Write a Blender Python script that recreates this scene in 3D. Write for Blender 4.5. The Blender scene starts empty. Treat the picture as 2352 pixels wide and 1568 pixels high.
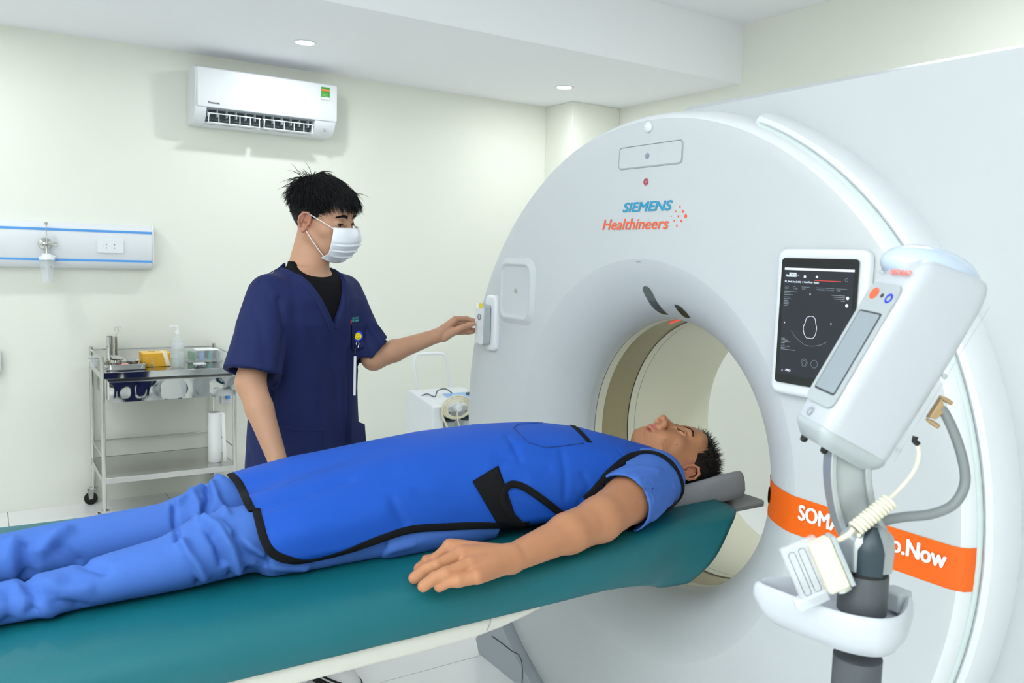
import bpy, bmesh, math, random
import numpy as np
from mathutils import Vector, Matrix
from mathutils.bvhtree import BVHTree
PI = math.pi
random.seed(5)
rng = np.random.default_rng(7)
SC = bpy.context.scene
COL = SC.collection

# ------------------------------------------------------------------ camera
F, CX, CY, CAMH = 1910.0, 1176.0, 784.0, 1.45      # calibrated on the 2352x1568 frame
VX = np.array([0.84108753, -0.02799854, 0.54017390])  # world X, Y, Z axes in camera coordinates (right, down, forward)
VY = np.array([-0.53998506, -0.10149416, 0.83553280])
VZ = np.array([0.03143080, -0.99444206, -0.10048427])
cam_d = bpy.data.cameras.new('camera'); cam = bpy.data.objects.new('camera', cam_d); COL.objects.link(cam)
RT = Vector((VX[0], VY[0], VZ[0])); UP = Vector((-VX[1], -VY[1], -VZ[1])); FW = Vector((VX[2], VY[2], VZ[2]))
cm = Matrix((RT, UP, -FW)).transposed().to_4x4(); cm.translation = (0, 0, CAMH)
cam.matrix_world = cm
cam_d.sensor_width = 36.0; cam_d.lens = F / 2352 * 36; cam_d.clip_start = 0.05
cam_d.dof.use_dof = True; cam_d.dof.focus_distance = 2.45; cam_d.dof.aperture_fstop = 8.0
SC.camera = cam

def ray(px, py):
    r = np.array([px - CX, py - CY, F]); return np.array([r @ VX, r @ VY, r @ VZ])
def onX(px, py, X): r = ray(px, py); return Vector(r * (X / r[0]) + [0, 0, CAMH])
def onY(px, py, Y): r = ray(px, py); return Vector(r * (Y / r[1]) + [0, 0, CAMH])
def onZ(px, py, Z): r = ray(px, py); return Vector(r * ((Z - CAMH) / r[2]) + [0, 0, CAMH])
def onD(px, py, t): return Vector(ray(px, py) * (t / F) + [0, 0, CAMH])
def proj(P):
    P = np.asarray(P, float) - [0, 0, CAMH]
    c = P[..., 0:1] * VX + P[..., 1:2] * VY + P[..., 2:3] * VZ
    return np.stack([CX + F * c[..., 0] / c[..., 2], CY + F * c[..., 1] / c[..., 2]], -1)

# ------------------------------------------------------------------ world, lights, exposure
w = bpy.data.worlds.new('world'); SC.world = w; w.use_nodes = True
w.node_tree.nodes['Background'].inputs[0].default_value = (0.9, 0.95, 1.0, 1)
w.node_tree.nodes['Background'].inputs[1].default_value = 0.3
vs = SC.view_settings
vs.view_transform = 'Standard'; vs.look = 'None'; vs.exposure = 0.09; vs.gamma = 1.0; vs.use_curve_mapping = False
SC.cycles.max_bounces = 8; SC.cycles.diffuse_bounces = 5; SC.cycles.caustics_reflective = False; SC.cycles.caustics_refractive = False
SC.cycles.sample_clamp_indirect = 4.0
def area(name, loc, size, power, color, rot=(0, 0, 0), shape='SQUARE', sy=None):
    d = bpy.data.lights.new(name, 'AREA'); d.shape = shape; d.size = size
    if sy: d.shape = 'RECTANGLE'; d.size_y = sy
    d.energy = power; d.color = color
    o = bpy.data.objects.new(name, d); COL.objects.link(o); o.location = loc; o.rotation_euler = rot
    return o
CW = (0.93, 0.97, 1.0)
# added fill lamps under the high ceiling, unseen, to brighten the room
area('ceiling_fill', (-0.5, 2.0, 2.86), 0.6, 9, CW)
area('ceiling_fill', (-1.4, 2.9, 2.86), 0.6, 9, CW)
area('ceiling_fill', (-0.2, -1.0, 2.86), 0.6, 7, CW)
area('ceiling_fill', (3.0, 1.7, 2.86), 0.6, 15, CW)  # added behind the scanner to brighten the bore and right wall
# added fill light, unseen, aimed up and back to bounce off ceiling and walls
area('bounce_fill', (-1.0, 0.2, 1.75), 0.35, 110, CW, Vector((-.55, -.35, .76)).to_track_quat('-Z', 'Y').to_euler())

# ------------------------------------------------------------------ materials
def s2l(c):
    c = c / 255.0
    return c / 12.92 if c <= 0.04045 else ((c + 0.055) / 1.055) ** 2.4
def rgb(r, g, b): return (s2l(r), s2l(g), s2l(b), 1.0)
M = {}
def mat(name, col, rough=0.5, metal=0.0, noise=0.0, nscale=20, bump=0.0, bscale=200, spec=0.5, emit=0.0, trans=0.0, alpha=1.0, sss=0.0, coat=0.0, tint=None, ior=1.45):
    m = bpy.data.materials.new(name); m.use_nodes = True; nt = m.node_tree; b = nt.nodes['Principled BSDF']
    b.inputs['Base Color'].default_value = col; b.inputs['Roughness'].default_value = rough; b.inputs['Metallic'].default_value = metal
    b.inputs['Specular IOR Level'].default_value = spec; b.inputs['IOR'].default_value = ior
    if coat: b.inputs['Coat Weight'].default_value = coat; b.inputs['Coat Roughness'].default_value = 0.08
    if emit: b.inputs['Emission Color'].default_value = col; b.inputs['Emission Strength'].default_value = emit
    if trans: b.inputs['Transmission Weight'].default_value = trans
    if alpha < 1: b.inputs['Alpha'].default_value = alpha
    if sss:
        b.inputs['Subsurface Weight'].default_value = sss; b.inputs['Subsurface Radius'].default_value = (0.02, 0.008, 0.004); b.inputs['Subsurface Scale'].default_value = 0.4
    tc = nt.nodes.new('ShaderNodeTexCoord')
    src = None
    if noise:
        n = nt.nodes.new('ShaderNodeTexNoise'); n.inputs['Scale'].default_value = nscale; n.inputs['Detail'].default_value = 4
        nt.links.new(tc.outputs['Object'], n.inputs['Vector'])
        mr = nt.nodes.new('ShaderNodeMapRange'); mr.inputs['To Min'].default_value = 1 - noise; mr.inputs['To Max'].default_value = 1 + noise
        nt.links.new(n.outputs['Fac'], mr.inputs['Value'])
        hv = nt.nodes.new('ShaderNodeHueSaturation'); hv.inputs['Color'].default_value = col
        nt.links.new(mr.outputs[0], hv.inputs['Value']); src = hv.outputs[0]
        nt.links.new(src, b.inputs['Base Color'])
    if tint:
        at = nt.nodes.new('ShaderNodeAttribute'); at.attribute_name = 'tint'
        mx = nt.nodes.new('ShaderNodeMix'); mx.data_type = 'RGBA'
        nt.links.new(at.outputs['Fac'], mx.inputs[0])
        if src: nt.links.new(src, mx.inputs[6])
        else: mx.inputs[6].default_value = col
        mx.inputs[7].default_value = tint
        nt.links.new(mx.outputs[2], b.inputs['Base Color'])
    if bump:
        n2 = nt.nodes.new('ShaderNodeTexNoise'); n2.inputs['Scale'].default_value = bscale; n2.inputs['Detail'].default_value = 3
        nt.links.new(tc.outputs['Object'], n2.inputs['Vector'])
        bp = nt.nodes.new('ShaderNodeBump'); bp.inputs['Strength'].default_value = bump; bp.inputs['Distance'].default_value = 0.002
        nt.links.new(n2.outputs['Fac'], bp.inputs['Height']); nt.links.new(bp.outputs[0], b.inputs['Normal'])
    M[name] = m; return m
mat('wall_paint', rgb(236, 238, 228), 0.75, noise=0.015, nscale=2, bump=0.06, bscale=120, spec=0.2)
mat('ceiling_paint', rgb(247, 248, 252), 0.8, noise=0.01, nscale=2, spec=0.2)
mat('floor_tile', rgb(250, 251, 252), 0.16, noise=0.02, nscale=3)
mat('grout', rgb(170, 172, 172), 0.8)
mat('shell_white', rgb(200, 205, 209), 0.35, noise=0.01, nscale=3)
mat('shell_bright', rgb(228, 232, 237), 0.3, noise=0.01, nscale=3)
mat('injector_white', rgb(196, 201, 210), 0.28, noise=0.01, nscale=3)
mat('shell_cream', rgb(226, 224, 206), 0.35, noise=0.01, nscale=3)
mat('strip_clear', rgb(205, 218, 218), 0.15, noise=0.01)
mat('plinth_grey', rgb(168, 176, 184), 0.4, noise=0.01, nscale=5)
mat('window_tan', rgb(158, 146, 110), 0.18, noise=0.02, nscale=4)
mat('orange', rgb(238, 102, 10), 0.5, noise=0.01)
mat('lettering_white', rgb(245, 246, 248), 0.5, noise=0.01)
mat('lettering_blue', rgb(50, 150, 190), 0.5, noise=0.01)
mat('lettering_orange', rgb(238, 104, 70), 0.5, noise=0.01)
mat('dark_line', rgb(60, 64, 68), 0.6, noise=0.01)
mat('seam_grey', rgb(150, 160, 170), 0.6, noise=0.01)
mat('black_glass', rgb(14, 17, 24), 0.06, noise=0.01, coat=0.5)
mat('screen_panel', rgb(38, 42, 50), 0.15, noise=0.03, nscale=8, emit=0.25)
mat('screen_white', rgb(200, 208, 220), 0.3, noise=0.01, emit=0.5)
mat('screen_grey', rgb(120, 128, 138), 0.3, noise=0.01, emit=0.35)
mat('screen_red', rgb(190, 60, 50), 0.3, noise=0.01, emit=0.5)
mat('lens_grey', rgb(140, 150, 165), 0.15, noise=0.01)
mat('mirror_dark', rgb(90, 98, 100), 0.05, metal=0.8, noise=0.02)
mat('led_red', rgb(190, 80, 90), 0.3, noise=0.01)
mat('teal_vinyl', rgb(6, 98, 108), 0.46, noise=0.04, nscale=6, bump=0.12, bscale=350, spec=0.5)
mat('seam_blue', rgb(14, 52, 130), 0.7, noise=0.02)
mat('cradle_white', rgb(214, 214, 206), 0.4, noise=0.01)
mat('rest_grey', rgb(146, 147, 154), 0.6, noise=0.03, bump=0.1, bscale=300)
mat('skin_patient', rgb(182, 128, 94), 0.5, noise=0.05, nscale=25, bump=0.12, bscale=260, sss=0.12, tint=rgb(176, 104, 92), spec=0.35)
mat('skin_technician', rgb(188, 144, 118), 0.5, noise=0.04, nscale=25, bump=0.1, bscale=260, sss=0.12, tint=rgb(196, 112, 96), spec=0.35)
mat('nail', rgb(208, 152, 128), 0.3, noise=0.01)
mat('scrub_blue', rgb(70, 110, 190), 0.8, noise=0.03, nscale=14, bump=0.15, bscale=700, spec=0.2)
mat('apron_blue', rgb(22, 80, 182), 0.62, noise=0.03, nscale=9, bump=0.1, bscale=600, spec=0.3)
mat('binding_black', rgb(22, 23, 26), 0.85, noise=0.05, bump=0.2, bscale=900, spec=0.15)
mat('scrub_navy', rgb(26, 36, 84), 0.75, noise=0.05, nscale=12, bump=0.15, bscale=700, spec=0.3)
mat('shirt_black', rgb(14, 14, 18), 0.85, noise=0.05, spec=0.2)
mat('hair_black', rgb(17, 16, 20), 0.6, noise=0.15, nscale=60, spec=0.3)
mat('hair_dark', rgb(30, 25, 24), 0.45, noise=0.15, nscale=60, spec=0.4)
mat('mask_white', rgb(232, 235, 242), 0.8, noise=0.01, bump=0.08, bscale=900)
mat('eye_white', rgb(225, 220, 215), 0.15, noise=0.01)
mat('eye_dark', rgb(20, 14, 12), 0.08, noise=0.01)
mat('badge_blue', rgb(25, 60, 210), 0.25, noise=0.01)
mat('yellow', rgb(240, 215, 20), 0.4, noise=0.01)
mat('steel', rgb(205, 205, 202), 0.14, metal=1.0, noise=0.03, nscale=6)
mat('steel_mirror', rgb(190, 192, 192), 0.05, metal=1.0, noise=0.02, nscale=3)
mat('aluminium', rgb(176, 182, 186), 0.38, metal=0.55, noise=0.05, nscale=15, bump=0.1, bscale=120)
mat('rubber_black', rgb(20, 20, 22), 0.6, noise=0.03)
mat('plastic_white', rgb(226, 230, 235), 0.28, noise=0.01)
mat('plastic_bright', rgb(232, 236, 240), 0.3, noise=0.01)
mat('plastic_grey', rgb(176, 184, 188), 0.4, noise=0.01)
mat('plastic_dark', rgb(40, 56, 66), 0.3, noise=0.02)
mat('pole_grey', rgb(78, 82, 88), 0.5, noise=0.04, bump=0.2, bscale=500)
mat('lcd', rgb(150, 160, 168), 0.2, noise=0.02)
mat('dome_blue', rgb(198, 214, 236), 0.12, noise=0.01, coat=0.4)
mat('hose_grey', rgb(128, 134, 136), 0.45, noise=0.02)
mat('cord_cream', rgb(228, 224, 204), 0.5, noise=0.02)
mat('brass', rgb(178, 150, 112), 0.4, metal=0.5, noise=0.04)
mat('clear_plastic', rgb(235, 242, 248), 0.08, noise=0.005, alpha=0.17, spec=0.8)
mat('glass', rgb(220, 232, 235), 0.03, noise=0.005, alpha=0.25, spec=0.9)
mat('liquid', rgb(220, 236, 236), 0.02, noise=0.005, alpha=0.3)
mat('stripe_blue', rgb(90, 160, 232), 0.35, noise=0.01)
mat('carton_yellow', rgb(236, 178, 52), 0.6, noise=0.03)
mat('carton_top', rgb(240, 200, 110), 0.6, noise=0.03)
mat('tape_cream', rgb(232, 220, 196), 0.6, noise=0.02)
mat('paper', rgb(244, 246, 246), 0.9, noise=0.01, bump=0.1, bscale=400)
mat('label_green', rgb(50, 160, 80), 0.5, noise=0.05)
mat('label_orange', rgb(240, 130, 70), 0.5, noise=0.03)
mat('pink', rgb(224, 160, 150), 0.5, noise=0.03)
mat('dark_slot', rgb(70, 82, 84), 0.5, noise=0.03)
mat('tube_cream', rgb(222, 216, 190), 0.3, noise=0.02)
mat('lime', rgb(170, 215, 100), 0.6, noise=0.02)
mat('teal_thread', rgb(70, 180, 175), 0.7, noise=0.02)
mat('red', rgb(214, 60, 60), 0.5, noise=0.02)
mat('lamp_glow', (1, 1, 1, 1), 0.5, emit=9.0)
mat('laser_red', rgb(255, 60, 40), 0.5, emit=1.2)
mat('shoe_white', rgb(225, 226, 228), 0.6, noise=0.08, nscale=120)
mat('clear_box', rgb(235, 240, 246), 0.12, noise=0.02, alpha=0.34)
mat('blue_lcd', rgb(150, 190, 240), 0.3, noise=0.01)

# ------------------------------------------------------------------ object helpers
WLOC = {}
def _place(o, c, parent):
    WLOC[o.name] = Vector(c)
    if parent is not None:
        o.parent = parent; o.location = Vector(c) - WLOC[parent.name]
    else: o.location = c
def setp(o, label=None, cat=None, group=None, kind=None):
    if label: o['label'] = label
    if cat: o['category'] = cat
    if group: o['group'] = group
    if kind: o['kind'] = kind
    return o
def thing(name, label, cat, loc, group=None):
    o = bpy.data.objects.new(name, None); COL.objects.link(o); o.empty_display_size = 0.05
    _place(o, loc, None); return setp(o, label, cat, group)
def link_mesh(name, me, material, parent=None, angle=40, label=None, bevel=0, bseg=2, subsurf=0, kind=None):
    if len(me.vertices):
        n = len(me.vertices); a = np.empty(n * 3, np.float32); me.vertices.foreach_get('co', a); a = a.reshape(-1, 3)
        c = Vector(((a[:, 0].min() + a[:, 0].max()) / 2, (a[:, 1].min() + a[:, 1].max()) / 2, a[:, 2].min()))
        c = Vector([float(v) for v in c])
        me.transform(Matrix.Translation(-c))
    else: c = Vector((0, 0, 0))
    me.shade_smooth()
    if angle is not None: me.set_sharp_from_angle(angle=math.radians(angle))
    if material: me.materials.append(M[material] if isinstance(material, str) else material)
    o = bpy.data.objects.new(name, me); COL.objects.link(o); _place(o, c, parent)
    if bevel:
        md = o.modifiers.new('bevel', 'BEVEL'); md.width = bevel; md.segments = bseg; md.limit_method = 'ANGLE'; md.angle_limit = math.radians(35)
        md.harden_normals = False
    if subsurf:
        md = o.modifiers.new('sub', 'SUBSURF'); md.levels = subsurf; md.render_levels = subsurf
    setp(o, label=label, kind=kind)
    return o
class MB:
    def __init__(s): s.v = []; s.f = []
    def add(s, vs_, fs):
        b = len(s.v); s.v += [tuple(v) for v in vs_]; s.f += [tuple(i + b for i in f) for f in fs]; return s
    def box(s, a, b):
        x0, y0, z0 = a; x1, y1, z1 = b
        return s.add([(x0, y0, z0), (x1, y0, z0), (x1, y1, z0), (x0, y1, z0), (x0, y0, z1), (x1, y0, z1), (x1, y1, z1), (x0, y1, z1)],
                     [(0, 3, 2, 1), (4, 5, 6, 7), (0, 1, 5, 4), (1, 2, 6, 5), (2, 3, 7, 6), (3, 0, 4, 7)])
    def obox(s, c, ax, h):
        c = Vector(c); X, Y, Z = [Vector(a) * k for a, k in zip(ax, h)]
        return s.add([c - X - Y - Z, c + X - Y - Z, c + X + Y - Z, c - X + Y - Z, c - X - Y + Z, c + X - Y + Z, c + X + Y + Z, c - X + Y + Z],
                     [(0, 3, 2, 1), (4, 5, 6, 7), (0, 1, 5, 4), (1, 2, 6, 5), (2, 3, 7, 6), (3, 0, 4, 7)])
    def tube(s, path, r, seg=12, closed=False, caps=True, flat=1.0, up=None):
        P = [Vector(p) for p in path]; n = len(P); rs = r if hasattr(r, '__len__') else [r] * n
        T = []
        for i in range(n):
            a = P[(i - 1) % n] if (closed or i > 0) else P[i]; b = P[(i + 1) % n] if (closed or i < n - 1) else P[i]
            t = (b - a); T.append(t.normalized() if t.length > 1e-9 else Vector((0, 0, 1)))
        u = Vector(up) if up is not None else (Vector((0, 0, 1)) if abs(T[0].z) < 0.9 else Vector((1, 0, 0)))
        vs_ = []
        for i in range(n):
            if up is not None: u = Vector(up)
            u = (u - T[i] * u.dot(T[i])); u = u.normalized() if u.length > 1e-6 else T[i].orthogonal().normalized()
            w_ = T[i].cross(u)
            for k in range(seg):
                a = 2 * PI * k / seg; vs_.append(P[i] + w_ * (math.cos(a) * rs[i]) + u * (math.sin(a) * rs[i] * flat))
        fs = []
        m = n if closed else n - 1
        for i in range(m):
            for k in range(seg):
                a = i * seg + k; b = i * seg + (k + 1) % seg; c = ((i + 1) % n) * seg + (k + 1) % seg; d = ((i + 1) % n) * seg + k
                fs.append((a, b, c, d))
        if caps and not closed:
            fs.append(tuple(range(seg - 1, -1, -1))); fs.append(tuple((n - 1) * seg + k for k in range(seg)))
        return s.add(vs_, fs)
    def lathe(s, prof, o=(0, 0, 0), ax=(0, 0, 1), seg=32, a0=0.0, a1=2 * PI, ux=None, capends=True):
        o = Vector(o); A = Vector(ax).normalized(); U = Vector(ux).normalized() if ux is not None else A.orthogonal().normalized(); W = A.cross(U)
        full = abs(a1 - a0 - 2 * PI) < 1e-6; ns = seg if full else seg + 1; vs_ = []
        for (h, r) in prof:
            for k in range(ns):
                a = a0 + (a1 - a0) * k / seg; vs_.append(o + A * h + U * (math.cos(a) * r) + W * (math.sin(a) * r))
        fs = []
        for i in range(len(prof) - 1):
            for k in range(seg):
                k2 = (k + 1) % ns if full else k + 1
                fs.append((i * ns + k, i * ns + k2, (i + 1) * ns + k2, (i + 1) * ns + k))
        if full and capends:
            if prof[0][1] > 1e-6: fs.append(tuple(range(ns - 1, -1, -1)))
            if prof[-1][1] > 1e-6: fs.append(tuple((len(prof) - 1) * ns + k for k in range(ns)))
        return s.add(vs_, fs)
    def prism(s, outline, o, U, V, N, t0, t1):
        o, U, V, N = Vector(o), Vector(U), Vector(V), Vector(N); n = len(outline)
        vs_ = [o + U * a + V * b + N * t0 for a, b in outline] + [o + U * a + V * b + N * t1 for a, b in outline]
        fs = [tuple(range(n - 1, -1, -1)), tuple(range(n, 2 * n))] + [(i, (i + 1) % n, n + (i + 1) % n, n + i) for i in range(n)]
        return s.add(vs_, fs)
    def grid(s, fn, nu, nv, closeu=False):
        vs_ = [fn(i / (nu if closeu else nu - 1), j / (nv - 1)) for i in range(nu) for j in range(nv)]
        fs = []
        for i in range(nu if closeu else nu - 1):
            for j in range(nv - 1):
                i2 = (i + 1) % nu; fs.append((i * nv + j, i2 * nv + j, i2 * nv + j + 1, i * nv + j + 1))
        return s.add(vs_, fs)
    def sphere(s, c, r, seg=16, rings=10, ax=None):
        c = Vector(c); rx = r if hasattr(r, '__len__') else (r, r, r)
        A = [Vector(a) for a in ax] if ax else [Vector((1, 0, 0)), Vector((0, 1, 0)), Vector((0, 0, 1))]
        return s.grid(lambda u, v: c + A[0] * (math.cos(2 * PI * u) * math.sin(PI * v) * rx[0]) + A[1] * (math.sin(2 * PI * u) * math.sin(PI * v) * rx[1]) + A[2] * (math.cos(PI * v) * rx[2]), seg, rings, True)
    def mesh(s, name='m', fix=True):
        me = bpy.data.meshes.new(name); me.from_pydata([tuple(v) for v in s.v], [], s.f)
        if fix:
            bm = bmesh.new(); bm.from_mesh(me); bmesh.ops.remove_doubles(bm, verts=bm.verts, dist=1e-6); bmesh.ops.recalc_face_normals(bm, faces=bm.faces); bm.to_mesh(me); bm.free()
        me.update(); return me
    def build(s, name, material, parent=None, **k): return link_mesh(name, s.mesh(name), material, parent, **k)
def struct(name, mb, material, parent=None, **k):
    o = mb.build(name, material, parent, **k)
    if parent is None: o['kind'] = 'structure'
    return o
def rrect(w_, h_, r, n=6):
    out = []
    for cx, cy, a0 in ((w_ / 2 - r, h_ / 2 - r, 0), (-w_ / 2 + r, h_ / 2 - r, PI / 2), (-w_ / 2 + r, -h_ / 2 + r, PI), (w_ / 2 - r, -h_ / 2 + r, 3 * PI / 2)):
        for k in range(n + 1):
            a = a0 + PI / 2 * k / n; out.append((cx + r * math.cos(a), cy + r * math.sin(a)))
    return out
def spline(pts, n=8, closed=False):
    P = [Vector(p) for p in pts]; out = []; m = len(P)
    rg = range(m) if closed else range(m - 1)
    for i in rg:
        if closed: p0, p1, p2, p3 = P[i - 1], P[i], P[(i + 1) % m], P[(i + 2) % m]
        else: p0, p1, p2, p3 = P[max(i - 1, 0)], P[i], P[i + 1], P[min(i + 2, m - 1)]
        for k in range(n):
            t = k / n
            out.append(0.5 * ((2 * p1) + (p2 - p0) * t + (2 * p0 - 5 * p1 + 4 * p2 - p3) * t * t + (3 * p1 - p0 - 3 * p2 + p3) * t ** 3))
    if not closed: out.append(P[-1])
    return out
def text_mesh(s, bold=0.0, shear=0.0, extrude=0.0):
    cu = bpy.data.curves.new('t', 'FONT'); cu.body = s; cu.size = 1; cu.offset = bold; cu.shear = shear; cu.extrude = extrude; cu.resolution_u = 4
    o = bpy.data.objects.new('t', cu); COL.objects.link(o)
    dg = bpy.context.evaluated_depsgraph_get(); me = bpy.data.meshes.new_from_object(o.evaluated_get(dg))
    bpy.data.objects.remove(o); bpy.data.curves.remove(cu)
    n = len(me.vertices); a = np.empty(n * 3, np.float32); me.vertices.foreach_get('co', a)
    return me, a.reshape(-1, 3).astype(float)
def lettering(s, p0, p1, U, V, height, material, parent, bold=0.02, shear=0.0, name='lettering', t=0.0006, surf=None):
    """flat letters between p0 (lower left) and p1 (lower right), U/V directions in the plane; height = full glyph height"""
    me, a = text_mesh(s, 0.0, shear); U = Vector(U).normalized(); V = Vector(V).normalized(); N = U.cross(V)
    x0, x1 = a[:, 0].min(), a[:, 0].max(); y0, y1 = a[:, 1].min(), a[:, 1].max()
    W = (Vector(p1) - Vector(p0)).length; sx = W / (x1 - x0); sy = height / (y1 - y0)
    P0 = np.array(p0); co = P0 + np.outer((a[:, 0] - x0) * sx, U) + np.outer((a[:, 1] - y0) * sy, V) + np.outer(np.full(len(a), t), N)
    if surf is not None:
        for i in range(len(co)):
            h = surf.ray_cast(Vector(co[i]) + N * 0.06, -N, 0.2)
            if h[0] is not None: co[i] = h[0] + h[1] * 0.0012
    if bold and surf is None:      # heavier strokes: the same outlines laid side by side
        nv0 = len(co); fs0 = [tuple(p.vertices) for p in me.polygons]; sh = bold * height * 1.3; allc, allf = [], []
        for q, (du_, dv_) in enumerate(((0, 0), (sh, 0), (-sh, 0), (0, sh * .6), (0, -sh * .6), (sh * .7, sh * .5), (-sh * .7, -sh * .5))):
            allc.append(co + np.array(U) * du_ + np.array(V) * dv_ + np.array(N) * q * 2e-5); allf += [tuple(i + q * nv0 for i in f_) for f_ in fs0]
        me = bpy.data.meshes.new(name); me.from_pydata([tuple(map(float, c_)) for c_ in np.concatenate(allc)], [], allf)
    else: me.vertices.foreach_set('co', co.astype(np.float32).ravel())
    me.update()
    o = link_mesh(name, me, material, parent, angle=None); me.shade_flat(); return o
def bvh_of(me, off=(0, 0, 0)):
    n = len(me.vertices); a = np.empty(n * 3, np.float32); me.vertices.foreach_get('co', a); a = a.reshape(-1, 3) + np.array(off, np.float32)
    return BVHTree.FromPolygons([Vector(map(float, v)) for v in a], [tuple(p.vertices) for p in me.polygons])
def hit(bvh, px, py):
    d = Vector(ray(px, py)).normalized(); h = bvh.ray_cast(Vector((0, 0, CAMH)), d, 10)
    return (h[0], h[1]) if h[0] is not None else None
def tape(pts, nrm, width, thick, name, material, parent, closed=False, lift=0.0, **k):
    """flat cloth tape that follows points on a surface"""
    mb = MB(); n = len(pts); vs_ = []
    for i in range(n):
        a = pts[(i - 1) % n] if (closed or i) else pts[i]; b = pts[(i + 1) % n] if (closed or i < n - 1) else pts[i]
        t = (b - a).normalized(); N = nrm[i]; sd = t.cross(N).normalized(); N = sd.cross(t).normalized()
        w_ = width[i] / 2 if hasattr(width, '__len__') else width / 2
        c = pts[i] + N * lift
        for (su, nv) in ((-1, 0), (-0.85, 0.8), (-0.4, 1), (0.4, 1), (0.85, 0.8), (1, 0), (0.5, -0.8), (-0.5, -0.8)):
            vs_.append(c + sd * (su * w_) + N * (nv * thick))
    m = 8; fs = []
    for i in range(n if closed else n - 1):
        for q in range(m):
            fs.append((i * m + q, i * m + (q + 1) % m, ((i + 1) % n) * m + (q + 1) % m, ((i + 1) % n) * m + q))
    if not closed: fs += [tuple(range(m)), tuple((n - 1) * m + q for q in range(m - 1, -1, -1))]
    mb.add(vs_, fs); return mb.build(name, material, parent, angle=60, **k)

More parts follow.
